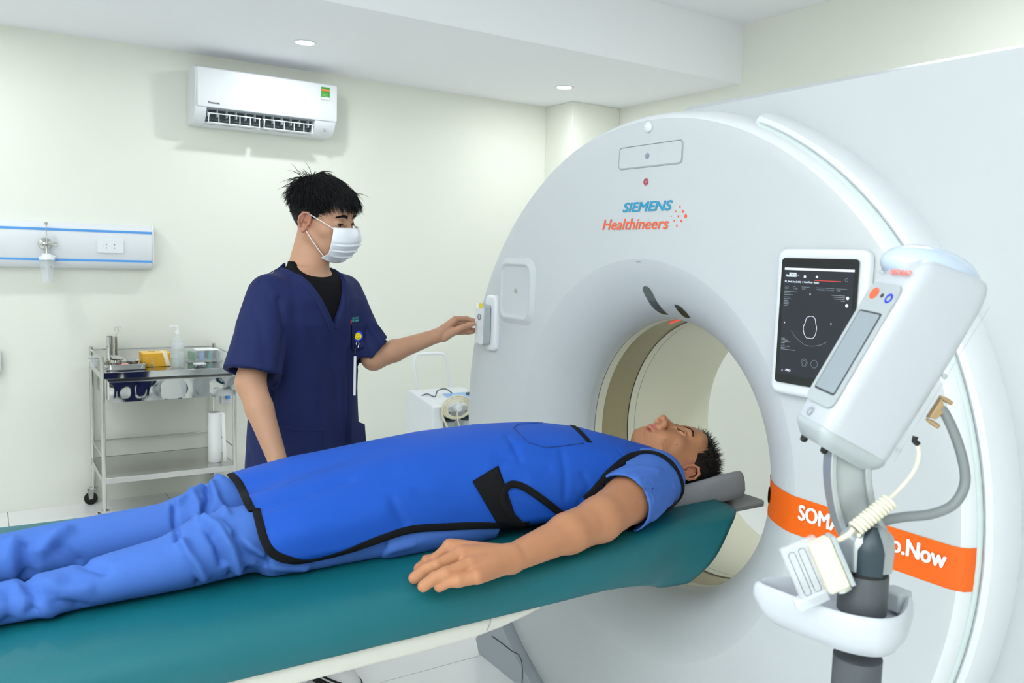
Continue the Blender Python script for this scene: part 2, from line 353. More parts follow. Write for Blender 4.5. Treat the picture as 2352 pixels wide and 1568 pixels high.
# ------------------------------------------------------------------ implicit-surface modelling (numpy surface nets)
def smin(a, b, k):
    if k <= 0: return np.minimum(a, b)
    h = np.clip(0.5 + 0.5 * (b - a) / k, 0, 1); return b * (1 - h) + a * h - k * h * (1 - h)
def axis(breaks):
    """[(x0, x1, step), ...] contiguous -> coordinates"""
    out = [breaks[0][0]]
    for a, b, s in breaks:
        n = max(1, int(round((b - a) / s))); out += list(a + (b - a) * (np.arange(n) + 1) / n)
    return np.array(out, np.float32)
class Field:
    def __init__(s, ax, ay, az): s.ax, s.ay, s.az = axis(ax), axis(ay), axis(az); s.D = np.full((len(s.ax), len(s.ay), len(s.az)), 1.0, np.float32)
    def sl(s, lo, hi, pad):
        out = []
        for A, l, h in zip((s.ax, s.ay, s.az), lo, hi):
            i = max(0, int(np.searchsorted(A, l - pad)) - 1); j = min(len(A), int(np.searchsorted(A, h + pad)) + 1); out.append(slice(i, max(j, i)))
        return tuple(out)
    def grid(s, S): return s.ax[S[0]][:, None, None], s.ay[S[1]][None, :, None], s.az[S[2]][None, None, :]
    def op(s, S, d, k, mode):
        if mode == 'add': s.D[S] = smin(s.D[S], d.astype(np.float32), k)
        elif mode == 'sub': s.D[S] = -smin(-s.D[S], d.astype(np.float32), k)
    def cap(s, a, b, ra, rb, k=0.01, mode='add', sq=None):
        """tapered capsule; sq=(direction, factor) squashes along a direction"""
        a = np.array(a, float); b = np.array(b, float); r = max(ra, rb); pad = k + 0.025
        S = s.sl(np.minimum(a, b) - r, np.maximum(a, b) + r, pad); X, Y, Z = s.grid(S)
        if X.size == 0 or Y.size == 0 or Z.size == 0: return s
        ab = b - a; L = max(ab @ ab, 1e-12); px, py, pz = X - a[0], Y - a[1], Z - a[2]
        t = np.clip((px * ab[0] + py * ab[1] + pz * ab[2]) / L, 0, 1)
        dx, dy, dz = px - t * ab[0], py - t * ab[1], pz - t * ab[2]
        if sq:
            n = np.array(sq[0], float); n /= np.linalg.norm(n); q = dx * n[0] + dy * n[1] + dz * n[2]; m = (1.0 / sq[1] ** 2 - 1)
            d = np.sqrt(dx * dx + dy * dy + dz * dz + q * q * m + 1e-12) - (ra + (rb - ra) * t)
        else: d = np.sqrt(dx * dx + dy * dy + dz * dz + 1e-12) - (ra + (rb - ra) * t)
        s.op(S, d, k, mode); return s
    def ell(s, c, r, R=None, k=0.01, mode='add'):
        """ellipsoid; R = 3x3 with local axes as columns"""
        c = np.array(c, float); r = np.array(r, float); m = r.max(); pad = k + 0.025
        S = s.sl(c - m, c + m, pad); X, Y, Z = s.grid(S)
        if X.size == 0 or Y.size == 0 or Z.size == 0: return s
        x, y, z = X - c[0], Y - c[1], Z - c[2]
        if R is not None: lx, ly, lz = [x * R[0, i] + y * R[1, i] + z * R[2, i] for i in range(3)]
        else: lx, ly, lz = x, y, z
        k0 = np.sqrt((lx / r[0]) ** 2 + (ly / r[1]) ** 2 + (lz / r[2]) ** 2 + 1e-9); k1 = np.sqrt((lx / r[0] ** 2) ** 2 + (ly / r[1] ** 2) ** 2 + (lz / r[2] ** 2) ** 2 + 1e-9)
        s.op(S, k0 * (k0 - 1) / k1, k, mode); return s
    def fn(s, lo, hi, f, k=0.01, mode='add', pad=0.03):
        S = s.sl(lo, hi, pad); X, Y, Z = s.grid(S); d = np.broadcast_to(f(X, Y, Z), s.D[S].shape); s.op(S, d, k, mode); return s
    def mesh(s, smooth=0):
        D = s.D; D[[0, -1]] = np.maximum(D[[0, -1]], 1e-3); D[:, [0, -1]] = np.maximum(D[:, [0, -1]], 1e-3); D[:, :, [0, -1]] = np.maximum(D[:, :, [0, -1]], 1e-3)
        I = D < 0; nx, ny, nz = D.shape
        c = np.zeros((nx - 1, ny - 1, nz - 1), np.int8)
        for i in (0, 1):
            for j in (0, 1):
                for k in (0, 1): c += I[i:nx - 1 + i, j:ny - 1 + j, k:nz - 1 + k]
        act = (c > 0) & (c < 8); idx = np.full(act.shape, -1, np.int64); cells = np.argwhere(act); idx[act] = np.arange(len(cells))
        acc = np.zeros((len(cells), 3)); cnt = np.zeros(len(cells)); A = (s.ax, s.ay, s.az); ci = cells.T
        for ax_ in range(3):
            o1, o2 = [q for q in range(3) if q != ax_]
            for u in (0, 1):
                for v in (0, 1):
                    p = [ci[0].copy(), ci[1].copy(), ci[2].copy()]; p[o1] += u; p[o2] += v; q = [z.copy() for z in p]; q[ax_] += 1
                    d0 = D[p[0], p[1], p[2]]; d1 = D[q[0], q[1], q[2]]; m = (d0 < 0) != (d1 < 0)
                    t = np.where(m, d0 / np.where(m, d0 - d1, 1), 0)
                    co = np.stack([A[i][p[i]] for i in range(3)], 1).astype(float); co[:, ax_] += t * (A[ax_][q[ax_]] - A[ax_][p[ax_]])
                    acc += co * m[:, None]; cnt += m
        V = acc / cnt[:, None]; Fs = []
        for ax_ in range(3):
            sl0 = [slice(1, -1)] * 3; sl0[ax_] = slice(0, -1); sl1 = list(sl0); sl1[ax_] = slice(1, None)
            a = I[tuple(sl0)]; b = I[tuple(sl1)]; e = np.argwhere(a != b); off = np.ones(3, int); off[ax_] = 0; e = e + off
            ins = I[e[:, 0], e[:, 1], e[:, 2]]; o1, o2 = [(1, 2), (2, 0), (0, 1)][ax_]; q = []
            for (u, v) in ((-1, -1), (0, -1), (0, 0), (-1, 0)):
                p = e.copy(); p[:, o1] += u; p[:, o2] += v; q.append(idx[p[:, 0], p[:, 1], p[:, 2]])
            q = np.stack(q, 1); q[~ins] = q[~ins][:, ::-1]; Fs.append(q)
        Q = np.concatenate(Fs); Q = Q[(Q >= 0).all(1)]
        for _ in range(smooth):
            ac = np.zeros_like(V); n = np.zeros(len(V))
            for i in range(4):
                np.add.at(ac, Q[:, i], V[Q[:, (i + 1) % 4]]); np.add.at(n, Q[:, i], 1)
                np.add.at(ac, Q[:, (i + 1) % 4], V[Q[:, i]]); np.add.at(n, Q[:, (i + 1) % 4], 1)
            V = V * 0.5 + 0.5 * ac / n[:, None]
        return V, Q
def normals(V, Q):
    a = np.cross(V[Q[:, 2]] - V[Q[:, 0]], V[Q[:, 3]] - V[Q[:, 1]]); N = np.zeros_like(V)
    for i in range(4): np.add.at(N, Q[:, i], a)
    return N / np.maximum(np.linalg.norm(N, axis=1), 1e-12)[:, None]
def np_mesh(V, Q, name='m'):
    me = bpy.data.meshes.new(name); me.vertices.add(len(V)); me.vertices.foreach_set('co', V.astype(np.float32).ravel())
    me.loops.add(Q.size); me.loops.foreach_set('vertex_index', Q.astype(np.int32).ravel())
    me.polygons.add(len(Q)); me.polygons.foreach_set('loop_start', np.arange(0, Q.size, 4, dtype=np.int32))
    me.update(calc_edges=True); return me
def segdist(V, pts):
    d = np.full(len(V), 9.0)
    for a, b in zip(pts[:-1], pts[1:]):
        a = np.array(a); b = np.array(b); ab = b - a; t = np.clip(((V - a) @ ab) / max(ab @ ab, 1e-12), 0, 1)
        d = np.minimum(d, np.linalg.norm(V - a - t[:, None] * ab, axis=1))
    return d
def wob(V, f, seed=0):
    r = np.random.default_rng(seed); out = np.zeros(len(V))
    for _ in range(7):
        k = r.normal(size=3) * f; out += np.sin(V @ k + r.uniform(0, 6.28))
    return out / 3.5
def fold(V, N, B, folds):
    """folds: (pixel polyline, amplitude, width) laid on surface B"""
    for pl, amp, wd in folds:
        pts = []
        for a, b in zip(pl[:-1], pl[1:]):
            for t in np.linspace(0, 1, 5)[:-1]: 
                h = hit(B, a[0] + (b[0] - a[0]) * t, a[1] + (b[1] - a[1]) * t)
                if h: pts.append(h[0])
        h = hit(B, *pl[-1])
        if h: pts.append(h[0])
        if len(pts) < 2: continue
        d = segdist(V, pts); L = sum((Vector(q) - Vector(p)).length for p, q in zip(pts[:-1], pts[1:]))
        V += N * (amp * np.exp(-(d / wd) ** 2))[:, None]
    return V
# ================================================================== SETTING
WY, WX, LOW, HIGH, SOF = 5.12, 3.975, 2.55, 2.90, 3.66
X0, Y0 = -2.3, -2.3
fl = struct('floor', MB().box((X0, Y0, -0.06), (WX, WY, -0.004)), 'grout')
tile_me = None
for i, x in enumerate(np.arange(-2.29, WX, 0.8)):
    for j, y in enumerate(np.arange(2.487 - 0.8 * 6, WY, 0.8)):
        x1, y1 = min(x + 0.797, WX), min(y + 0.797, WY); y0 = max(y, Y0)
        if x1 - x < 0.05 or y1 - y0 < 0.05: continue
        MB().box((x, y0, -0.006), (x1, y1, 0.0)).build('tile', 'floor_tile', fl, bevel=0.001, bseg=1)
struct('wall_back', MB().box((X0, WY, 0), (WX + 0.1, WY + 0.1, HIGH)), 'wall_paint')
struct('wall_right', MB().box((WX, Y0, 0), (WX + 0.1, WY + 0.1, HIGH)), 'wall_paint')
struct('wall_left', MB().box((X0 - 0.1, Y0, 0), (X0, WY, HIGH)), 'wall_paint')
struct('wall_front', MB().box((X0, Y0 - 0.1, 0), (WX, Y0, HIGH)), 'wall_paint')
struct('ceiling', MB().box((X0, Y0, HIGH), (WX, WY, HIGH + 0.1)), 'ceiling_paint')
struct('ceiling', MB().box((X0, SOF, LOW), (WX, WY, HIGH)), 'ceiling_paint', label='lowered white ceiling strip along the back wall')
struct('trim_1', MB().box((3.55, 4.80, 0), (WX, WY, LOW)), 'wall_paint', bevel=0.004, label='boxed cream corner column beside the scanner')

# recessed downlights
def downlight(x, y, label, power=6):
    t = thing('downlight', label, 'ceiling light', (x, y, LOW), group='recessed downlights in the lowered ceiling')
    MB().lathe([(0.0, 0.047), (-0.004, 0.049), (-0.006, 0.056), (-0.002, 0.062), (0.0, 0.062)], (x, y, LOW), seg=32, capends=False).build('rim', 'plastic_white', t)
    MB().lathe([(-0.001, 0.0), (-0.003, 0.03), (-0.001, 0.047)], (x, y, LOW), seg=32).build('diffuser', 'lamp_glow', t)
    area('downlight_lamp', (x, y, LOW - 0.012), 0.09, power, CW, shape='DISK')
downlight(1.503, 4.44, 'round recessed ceiling light above the air conditioner')
downlight(3.22, 4.455, 'round recessed ceiling light nearest the corner above the scanner')
area('downlight_lamp', (-0.25, 4.44, LOW - 0.012), 0.09, 7, CW, shape='DISK')   # next lamp of the same row, outside the frame

# ================================================================== CT SCANNER
GX, GY, GZ = 1.555, 1.76, 0.895
scan = thing('ct_scanner', 'large white ring-shaped CT scanner with orange stripe and round bore', 'scanner', (2.0, GY, 0))
AX = Vector((1, 0, 0)); UX = Vector((0, 1, 0))
def ringp(prof, a0=0, a1=2 * PI, seg=160): return MB().lathe(prof, (0, GY, GZ), AX, seg, a0, a1, ux=UX, capends=False)
FUN = [(1.700, 0.392), (1.690, 0.3935), (1.672, 0.401), (1.648, 0.416), (1.620, 0.440), (1.592, 0.474), (1.570, 0.515), (1.558, 0.545), (1.555, 0.562)]
RIM = [(1.5555, 0.90), (1.5562, 0.925), (1.5600, 0.940), (1.568, 0.950), (1.585, 0.957), (1.61, 0.962), (1.66, 0.968), (1.70, 0.968)]
def clipz(mb, zmin=0.03):
    mb.v = [(x, y, max(z, zmin)) for x, y, z in mb.v]; return mb
clipz(ringp([(1.555, 0.562), (1.555, 0.70), (1.555, 0.85)] + RIM[:3])).build('front_cover', 'shell_white', scan, angle=30)
clipz(ringp(RIM[2:])).build('front_rim', 'shell_bright', scan, angle=30)
ringp(FUN).build('funnel', 'shell_white', scan, angle=50, label='flared white entry of the bore')
# raised hinged flange and clear strip down the right side of the front cover
A1, A2 = math.radians(111), math.radians(212)

ringp([(1.60, 0.958), (1.596, 0.968), (1.602, 0.978), (1.62, 0.986), (1.66, 0.988), (1.70, 0.986)], A1, A2, 90).build('flange', 'shell_bright', scan, angle=35)
MB().tube([(1.590, GY + 0.9585 * math.cos(a), GZ + 0.9585 * math.sin(a)) for a in np.linspace(A1 + 0.02, A2 - 0.02, 90)], 0.0065, 10).build('side_strip', 'strip_clear', scan, label='clear grey strip down the right edge of the front')
# machine body behind the front disc: flat top, tall right shoulder
def body_R(a):
    c, s_ = math.cos(a), math.sin(a); R = 0.955
    if c <= 0.0001:   # right half (towards -Y): rounded box
        hw, top, bot = 1.22, 1.0, -0.87; r = 0.16
        best = 9
        lim_s = top if s_ > 0 else -bot
        t1 = hw / max(-c, 1e-6); t2 = lim_s / max(abs(s_), 1e-6); t = min(t1, t2)
        # superellipse-like corner
        n = 14; den = ((abs(c) / hw) ** n + (abs(s_) / lim_s) ** n) ** (1 / n); return 1 / den
    f = c
    lim_s = 1.0 if s_ > 0 else 0.87
    n = 14; hw = 0.75 ; den = ((abs(c) / 0.80) ** 2.2 + (abs(s_) / lim_s) ** 2.2) ** (1 / 2.2); return min(1 / den, 0.99)
NA = 220; prof = [(1.69, 0.0, 0.40), (1.69, 0, None), (1.705, 0.012, None), (1.73, 0.02, None), (2.25, 0.02, None), (2.28, 0.012, None), (2.30, -0.01, None), (2.30, 0, 0.44)]
vs_ = []
for X, off, rr in prof:
    for k in range(NA):
        a = 2 * PI * k / NA; R = rr if rr else body_R(a) - 0.02 + off
        vs_.append((X, GY + math.cos(a) * R, max(GZ + math.sin(a) * R, 0.02)))
fs = [(i * NA + k, i * NA + (k + 1) % NA, (i + 1) * NA + (k + 1) % NA, (i + 1) * NA + k) for i in range(len(prof) - 1) for k in range(NA)]
MB().add(vs_, fs).build('rear_housing', 'shell_white', scan, angle=30)
MB().lathe([(0, 0.0), (0, 0.006), (0.004, 0.006)], (1.688, 0.856, 0.845), -AX, 16).build('screw_hole', 'dark_line', scan)
# bore lining
ringp([(1.700, 0.392), (1.731, 0.392)]).build('bore_ring', 'shell_white', scan)
ringp([(1.731, 0.3925), (1.733, 0.3925)]).build('bore_gap', 'dark_line', scan)
ringp([(1.733, 0.392), (1.764, 0.392)]).build('bore_ring', 'shell_cream', scan)
ringp([(1.764, 0.392), (1.765, 0.394), (1.872, 0.394), (1.873, 0.392)]).build('scan_window', 'window_tan', scan, label='tan see-through ring around the bore')
ringp([(1.873, 0.3925), (1.878, 0.3925)]).build('bore_gap', 'dark_line', scan)
ringp([(1.878, 0.392), (1.906, 0.392)]).build('bore_ring', 'shell_cream', scan)
ringp([(1.906, 0.3923), (1.908, 0.3923)]).build('bore_gap', 'seam_grey', scan)
ringp([(1.908, 0.392), (2.25, 0.392), (2.27, 0.398), (2.29, 0.415), (2.302, 0.44)]).build('bore_tube', 'shell_cream', scan, angle=50)
# red laser line drawn on the scan window
MB().tube([(1.80 + 0.02 * t, GY + 0.3925 * math.cos(math.radians(84 - 22 * t)), GZ + 0.3925 * math.sin(math.radians(84 - 22 * t))) for t in np.linspace(-.1, .75, 12)], [0.0004] + [0.0013] * 10 + [0.0004], 6).build('laser_line', 'laser_red', scan)
# small windows in the funnel
def on_fun(X, ang, off=0.0006):
    xs = [p[0] for p in FUN][::-1]; rs = [p[1] for p in FUN][::-1]
    r = float(np.interp(X, xs, rs)) - off; a = math.radians(ang); return Vector((X, GY + r * math.cos(a), GZ + r * math.sin(a)))
def fun_patch(px_pts, name, material, lab=None):
    pts = []
    for (px, py) in px_pts:      # where the sight line meets the funnel surface
        d = ray(px, py); best = None
        for X in np.linspace(1.556, 1.70, 300):
            P = d * (X / d[0]) + [0, 0, CAMH]; r = math.hypot(P[1] - GY, P[2] - GZ); rf = float(np.interp(X, [p[0] for p in FUN][::-1], [p[1] for p in FUN][::-1]))
            e = abs(r - rf)
            if best is None or e < best[0]: best = (e, X, math.degrees(math.atan2(P[2] - GZ, P[1] - GY)))
        pts.append(on_fun(best[1], best[2], 0.0012))
    return pts
def fun_grid(L, R, name, material, lab=None):
    """patch on the funnel between two picture outlines running side by side"""
    L = spline([(a, b, 0) for a, b in L], 5); R = spline([(a, b, 0) for a, b in R], 5); n = min(len(L), len(R)); W = 6; px = []
    for i in range(n):
        for j in range(W): p = L[i].lerp(R[i], j / (W - 1)); px.append((p.x, p.y))
    MB().add(fun_patch(px, '', ''), [(i * W + j, (i + 1) * W + j, (i + 1) * W + j + 1, i * W + j + 1) for i in range(n - 1) for j in range(W - 1)]).build(name, material, scan, angle=None, label=lab)
fun_grid([(1478, 657), (1476, 664), (1484, 682), (1496, 701), (1510, 714), (1522, 720), (1534, 722)], [(1483, 656), (1491, 660), (1499, 672), (1507, 689), (1518, 705), (1528, 716), (1535, 721)], 'positioning_window', 'mirror_dark', 'long dark mirrored window in the funnel')
fun_grid([(1549, 699), (1553, 707), (1561, 717), (1572, 727), (1584, 730)], [(1551, 698), (1561, 702), (1571, 711), (1579, 720), (1585, 729)], 'positioning_window', 'eye_dark')
fun_grid([(1450, 599), (1460, 600), (1472, 602)], [(1450, 598), (1462, 598), (1472, 600.5)], 'label_slot', 'seam_grey')
# orange band: from the bore lip over the funnel, across the flat front and round the rim
PATH = [(x, r) for x, r in FUN[2:]] + [(1.555, 0.60), (1.555, 0.75), (1.555, 0.88)] + RIM[1:6]
def band_pt(i, z):
    x, r = PATH[i]; nx = 0.0012 if i >= 8 else 0.0008
    y = GY - math.sqrt(max((r - (0.0012 if i < 8 else -0.0012 if i > 11 else 0)) ** 2 - (z - GZ) ** 2, 1e-6)); return (x - nx, y, z)
vs_ = []; NZ = 7
def zb(i): # slight upward sweep into the funnel
    t = max(0, (8 - i) / 8); return (0.843 + 0.0 * t, 0.929 + 0.004 * t)
for i in range(len(PATH)):
    a, b = zb(i)
    for j in range(NZ): vs_.append(band_pt(i, a + (b - a) * j / (NZ - 1)))
MB().add(vs_, [(i * NZ + j, (i + 1) * NZ + j, (i + 1) * NZ + j + 1, i * NZ + j + 1) for i in range(len(PATH) - 1) for j in range(NZ - 1)]).build('orange_band', 'orange', scan, angle=60, label='orange stripe across the front')
c = Vector(band_pt(2, 0.892)); MB().sphere(c + Vector((-0.002, 0.001, 0)), (0.011, 0.003, 0.021), 16, 10, ax=(Vector((0.75, 0.66, 0)), Vector((0.66, -0.75, 0)), Vector((0, 0, 1)))).build('sensor_window', 'eye_dark', scan)
FR = GX - 0.0022
LU, LV = (0, -1, 0), (0, 0, 1)
lettering('SOMATOM go.Now', (FR, 1.183, 0.870), (FR, 0.842, 0.870), LU, LV, 0.045, 'lettering_white', scan, bold=0.03, name='lettering')
# maker's lettering
def front_text(s, pa, pb, h, m, bold=0.03, shear=0.25, x=GX - 0.001):
    a = onX(*pa, x); b = onX(*pb, x); b.z = a.z; return lettering(s, a, b, LU, LV, h, m, scan, bold=bold, shear=shear)
front_text('SIEMENS', (1431, 487), (1543, 487), 0.0255, 'lettering_blue', 0.05)
front_text('Healthineers', (1384, 528), (1535, 528), 0.030, 'lettering_orange', 0.022)
for (px, py, r) in ((1562, 474.5, .0029), (1568.5, 485.5, .0039), (1575, 496.5, .0052), (1565, 507.5, .0037), (1554.5, 518, .0029), (1552.5, 485.5, .0021), (1558.5, 496.5, .003), (1548.5, 507, .0023), (1542.5, 496.5, .0013)):
    MB().lathe([(0, 0.0), (0.0006, r * 0.98), (0, r)], onX(px, py, GX - 0.0004), -AX, 20).build('logo_dot', 'lettering_orange', scan)
# access hatch, lamps, lens
def front_outline(w_, h_, r, c, depth, name, m, t=0.002, x=GX, tilt=0.0):
    ol = rrect(w_, h_, r); ct, st = math.cos(tilt), math.sin(tilt); ol = [(a * ct - b * st, a * st + b * ct) for a, b in ol]
    pts = [Vector((x - depth, c[1] - a, c[2] + b)) for a, b in ol]
    return MB().tube(pts, t, 6, closed=True).build(name, m, scan)
hc = onX(1492, 357, GX)
pa = [onX(1420, 341, GX), onX(1566, 321, GX), onX(1565, 377, GX), onX(1417, 391, GX)]
hw = abs(pa[0].y - pa[1].y); hh = pa[0].z - pa[3].z
front_outline(hw, hh, 0.012, hc, 0.0002, 'hatch_seam', 'seam_grey', 0.0011)
MB().prism(rrect(hw - .006, hh - .006, 0.010), Vector((GX - 0.0012, hc.y, hc.z)), (0, -1, 0), (0, 0, 1), (-1, 0, 0), 0, 0.0008).build('access_hatch', 'shell_white', scan)
MB().lathe([(0, 0.0085), (0.0015, 0.0085), (0.002, 0.007), (0.0014, 0)], onX(1487.5, 358, GX - 0.001), -AX, 24).build('camera_lens', 'lens_grey', scan)
MB().lathe([(0, 0.0145), (0.004, 0.0142), (0.009, 0.009), (0.011, 0)], onX(1490, 292, GX), -AX, 24).build('signal_dome', 'shell_bright', scan)
lc = onX(1484, 417.5, GX - 0.0005)
MB().lathe([(0, 0.0092), (0.002, 0.0092), (0.0022, 0.007), (0.001, 0.0068), (0.001, 0)], lc, -AX, 28).build('status_lamp', 'led_red', scan, label='small red ringed lamp')
MB().lathe([(0.0012, 0.0035), (0.0018, 0.003), (0.0018, 0)], lc, -AX, 20).build('status_lamp_centre', 'lens_grey', scan)
# recessed speaker panel on the left of the front
sp = onX(1187, 666, GX); q = onX(1155, 666, GX); spw = (q.y - sp.y) * 2; sph = onX(1187, 606, GX).z - onX(1187, 729, GX).z
def ringplate(w1, h1, r1, w2, h2, r2, c, d1, d2, name, m):
    a, b = rrect(w1, h1, r1), rrect(w2, h2, r2); n = len(a)
    vs_ = [(GX - d1, c.y - u, c.z + v) for u, v in a] + [(GX - d2, c.y - u, c.z + v) for u, v in b]
    return MB().add(vs_, [(i, (i + 1) % n, n + (i + 1) % n, n + i) for i in range(n)]).build(name, m, scan, angle=60)
c_ = Vector((0, sp.y, onX(1187, 668, GX).z))
pl = MB(); n = None; rings = [(spw + .045, sph + .045, .05, 0.0002), (spw + .03, sph + .03, .045, 0.004), (spw + .012, sph + .012, .038, .010), (spw + .004, sph + .004, .034, .0115), (spw - .004, sph - .004, .031, .0105), (spw - .012, sph - .012, .028, .005), (spw - .02, sph - .02, .026, .0035)]
vs_ = []
for (a, b, r, d) in rings: vs_ += [(GX - d, c_.y - u, c_.z + v) for u, v in rrect(a, b, r, 8)]
n = len(rrect(1, 1, .1, 8)); fs = [(k * n + i, k * n + (i + 1) % n, (k + 1) * n + (i + 1) % n, (k + 1) * n + i) for k in range(len(rings) - 1) for i in range(n)] + [tuple((len(rings) - 1) * n + i for i in range(n))]
MB().add(vs_, fs).build('side_panel', 'shell_white', scan, angle=60, label='rounded white panel on the left of the front')
for r0, r1, m in ((0.0095, 0.0085, 'plastic_grey'), (0.0055, 0.0048, 'brass')):
    MB().lathe([(0, r0), (0.0012, r0), (0.0012, r1), (0, r1)], (GX - 0.0035, c_.y, c_.z), -AX, 28, capends=False).build('button_ring', m, scan)
MB().lathe([(0, 0.0015), (0.0012, 0.0015), (0.0012, 0)], (GX - 0.0035, c_.y, c_.z), -AX, 12).build('button', 'brass', scan)
# cradle of the hand control on the left edge
hc0, hc1 = onX(1112, 697, 1.545), onX(1108, 792, 1.545)
MB().prism(rrect(0.075, 0.20, 0.02), (1.60, 2.53, 1.215), (0, -1, 0), (0, 0, 1), (-1, 0, 0), 0, 0.063).build('control_holder', 'shell_bright', scan, bevel=0.012, bseg=4)
# grey plinth at the foot
cy = lambda z: GY + math.sqrt(max(0.945 ** 2 - (z - GZ) ** 2, 0))
pl = [(2.505, 0.0), (2.53, 0.045), (2.52, 0.06), (2.50, 0.28), (cy(.28), .28)] + [(cy(z), z) for z in (.24, .2, .16, .12, .08, .04, 0.0)]
MB().prism(pl[::-1], (0, 0, 0), (0, 1, 0), (0, 0, 1), (1, 0, 0), 1.516, 1.68).build('plinth', 'plinth_grey', scan, bevel=0.002)
sm = spline([onX(x, y, 1.5145) for x, y in ((1130, 1461), (1150, 1475), (1175, 1494), (1190, 1502), (1197, 1515), (1200, 1535), (1199, 1567))], 6)
MB().tube(sm, 0.0016, 6).build('plinth_seam', 'dark_line', scan)
MB().prism([(1.76 - .6, 0.0), (1.76 + .6, 0.0), (1.76 + .55, .05), (1.76 - .55, .05)], (0, 0, 0), (0, 1, 0), (0, 0, 1), (1, 0, 0), 1.60, 2.25).build('foot', 'plinth_grey', scan)
# tablet display on the front
DX = GX - 0.026
dp = dict(tl=onX(1799, 592, DX), tr=onX(1976, 596, DX), bl=onX(1783, 875, DX))
dw = dp['tl'].y - dp['tr'].y; dh = dp['tl'].z - dp['bl'].z; dc = Vector((DX, (dp['tl'].y + dp['tr'].y) / 2, (dp['tl'].z + dp['bl'].z) / 2))
disp = MB().prism(rrect(dw + .036, dh + .048, 0.022, 8), (GX + 0.002, dc.y, dc.z - 0.003), (0, -1, 0), (0, 0, 1), (-1, 0, 0), 0, 0.026).build('display', 'shell_bright', scan, bevel=0.009, bseg=4, label='white framed upright tablet display')
MB().prism(rrect(dw, dh, 0.008), dc + Vector((-.0012, 0, 0)), (0, -1, 0), (0, 0, 1), (-1, 0, 0), 0, 0.0015).build('glass', 'black_glass', disp)
def scr(u0, v0, u1, v1, m, d=0.0031, name='screen_line'):   # u right, v down, 0..1 over the glass
    mb = MB(); y0, y1 = dc.y + dw / 2 - u0 * dw, dc.y + dw / 2 - u1 * dw; z0, z1 = dc.z + dh / 2 - v0 * dh, dc.z + dh / 2 - v1 * dh
    mb.add([(DX - d, y0, z1), (DX - d, y1, z1), (DX - d, y1, z0), (DX - d, y0, z0)], [(0, 1, 2, 3)]); return mb
sp_ = lambda u, v, d=0.0034: Vector((DX - d, dc.y + dw / 2 - u * dw, dc.z + dh / 2 - v * dh))
scr(.045, .078, .955, .93, 'screen_panel', 0.0029).build('screen', 'screen_panel', disp, angle=None)
scr(.045, .076, .955, .094, 'screen_white').build('status_bar', 'screen_white', disp, angle=None)
scr(.46, .166, .80, .171, 'screen_red').build('tab_line', 'screen_red', disp, angle=None)
def stext(s, u0, v, u1, hgt, m='screen_white', bold=0.0): return lettering(s, sp_(u0, v), sp_(u1, v), LU, LV, hgt, m, disp, bold=bold, t=0.0)
stext('SIEMENS', .115, .132, .215, .0048, bold=.04); stext('Healthineers', .07, .148, .215, .0055, bold=.04)
stext('>', .232, .142, .245, .004); stext('02_Head_Seq (Adult)  /  Head First - Supine', .06, .196, .52, .0052, bold=.02)
stext('-298,0', .14, .905, .215, .006, bold=.03)
for k, (u0, u1) in enumerate(((.06, .12), (.18, .21), (.29, .40), (.49, .60), (.61, .72), (.74, .88))):
    scr(u0, .222, u1, .225, '').build('screen_line', 'screen_grey', disp, angle=None)
for u, s_ in ((.065, '120'), (.19, '120'), (.30, '26,67'), (.50, 'H/S/2,4/6/3,5'), (.62, '234,5 mGycm'), (.75, '250')): stext(s_, u, .245, u + (.05 if len(s_) < 6 else .10), .0038, 'screen_grey')
for k in range(9): scr(.06, .262 + k * .0135 + (.006 if k > 2 else 0), .06 + (.19, .09, .13, .08, .10, .06, .07, .07, .05)[k], .266 + k * .0135 + (.006 if k > 2 else 0), '').build('screen_line', 'screen_grey', disp, angle=None)
for k in range(4): scr(.86 - (.17, .15, .13, .05)[k], .272 + k * .0135, .86, .276 + k * .0135, '').build('screen_line', 'screen_grey', disp, angle=None)
for k in range(8): scr(.06, .64 + k * .0125, .06 + (.05, .09, .13, .05, .05, .12, .06, .20)[k], .644 + k * .0125, '').build('screen_line', 'screen_grey', disp, angle=None)
MB().tube(spline([sp_(u, v) for u, v in ((.405, .455), (.46, .447), (.50, .462), (.515, .50), (.53, .535), (.52, .585), (.49, .615), (.44, .618), (.40, .615), (.365, .58), (.355, .535), (.375, .50), (.385, .47))], 4, True), 0.0006, 5, closed=True).build('scan_outline', 'screen_white', disp, label='oval head outline on the screen')
MB().tube([sp_(u, v) for u, v in ((.19, .575), (.25, .62), (.33, .655), (.39, .675), (.47, .68), (.52, .675), (.60, .66), (.68, .63))], 0.0004, 4).build('scan_outline', 'screen_grey', disp)
for (u, v, r) in ((.395, .815, .0085), (.395, .815, .0055), (.53, .815, .0085), (.865, .155, .0035)):
    MB().tube([sp_(u, v) + Vector((0, r * math.cos(a), r * math.sin(a))) for a in np.linspace(0, 2 * PI, 20)[:-1]], 0.0004, 4, closed=True).build('screen_icon', 'screen_grey', disp)
for (u, v) in ((.33, .14), (.49, .14), (.10, .90), (.415, .275), (.09, .515), (.71, .49)):
    c = sp_(u, v); s_ = .003 if u < .5 and v < .2 else .0015; MB().add([c + Vector((0, s_, -s_)), c + Vector((0, -s_, -s_)), c + Vector((0, -s_, s_ * .4)), c + Vector((0, 0, s_)), c + Vector((0, s_, s_ * .4))], [(0, 1, 2, 3, 4)]).build('screen_icon', 'screen_white', disp, angle=None)
for (u, v) in ((.895, .29), (.89, .345)): MB().lathe([(0, 0), (0.0003, .0035), (0, .0036)], sp_(u, v), -AX, 16).build('screen_icon', 'screen_white', disp)

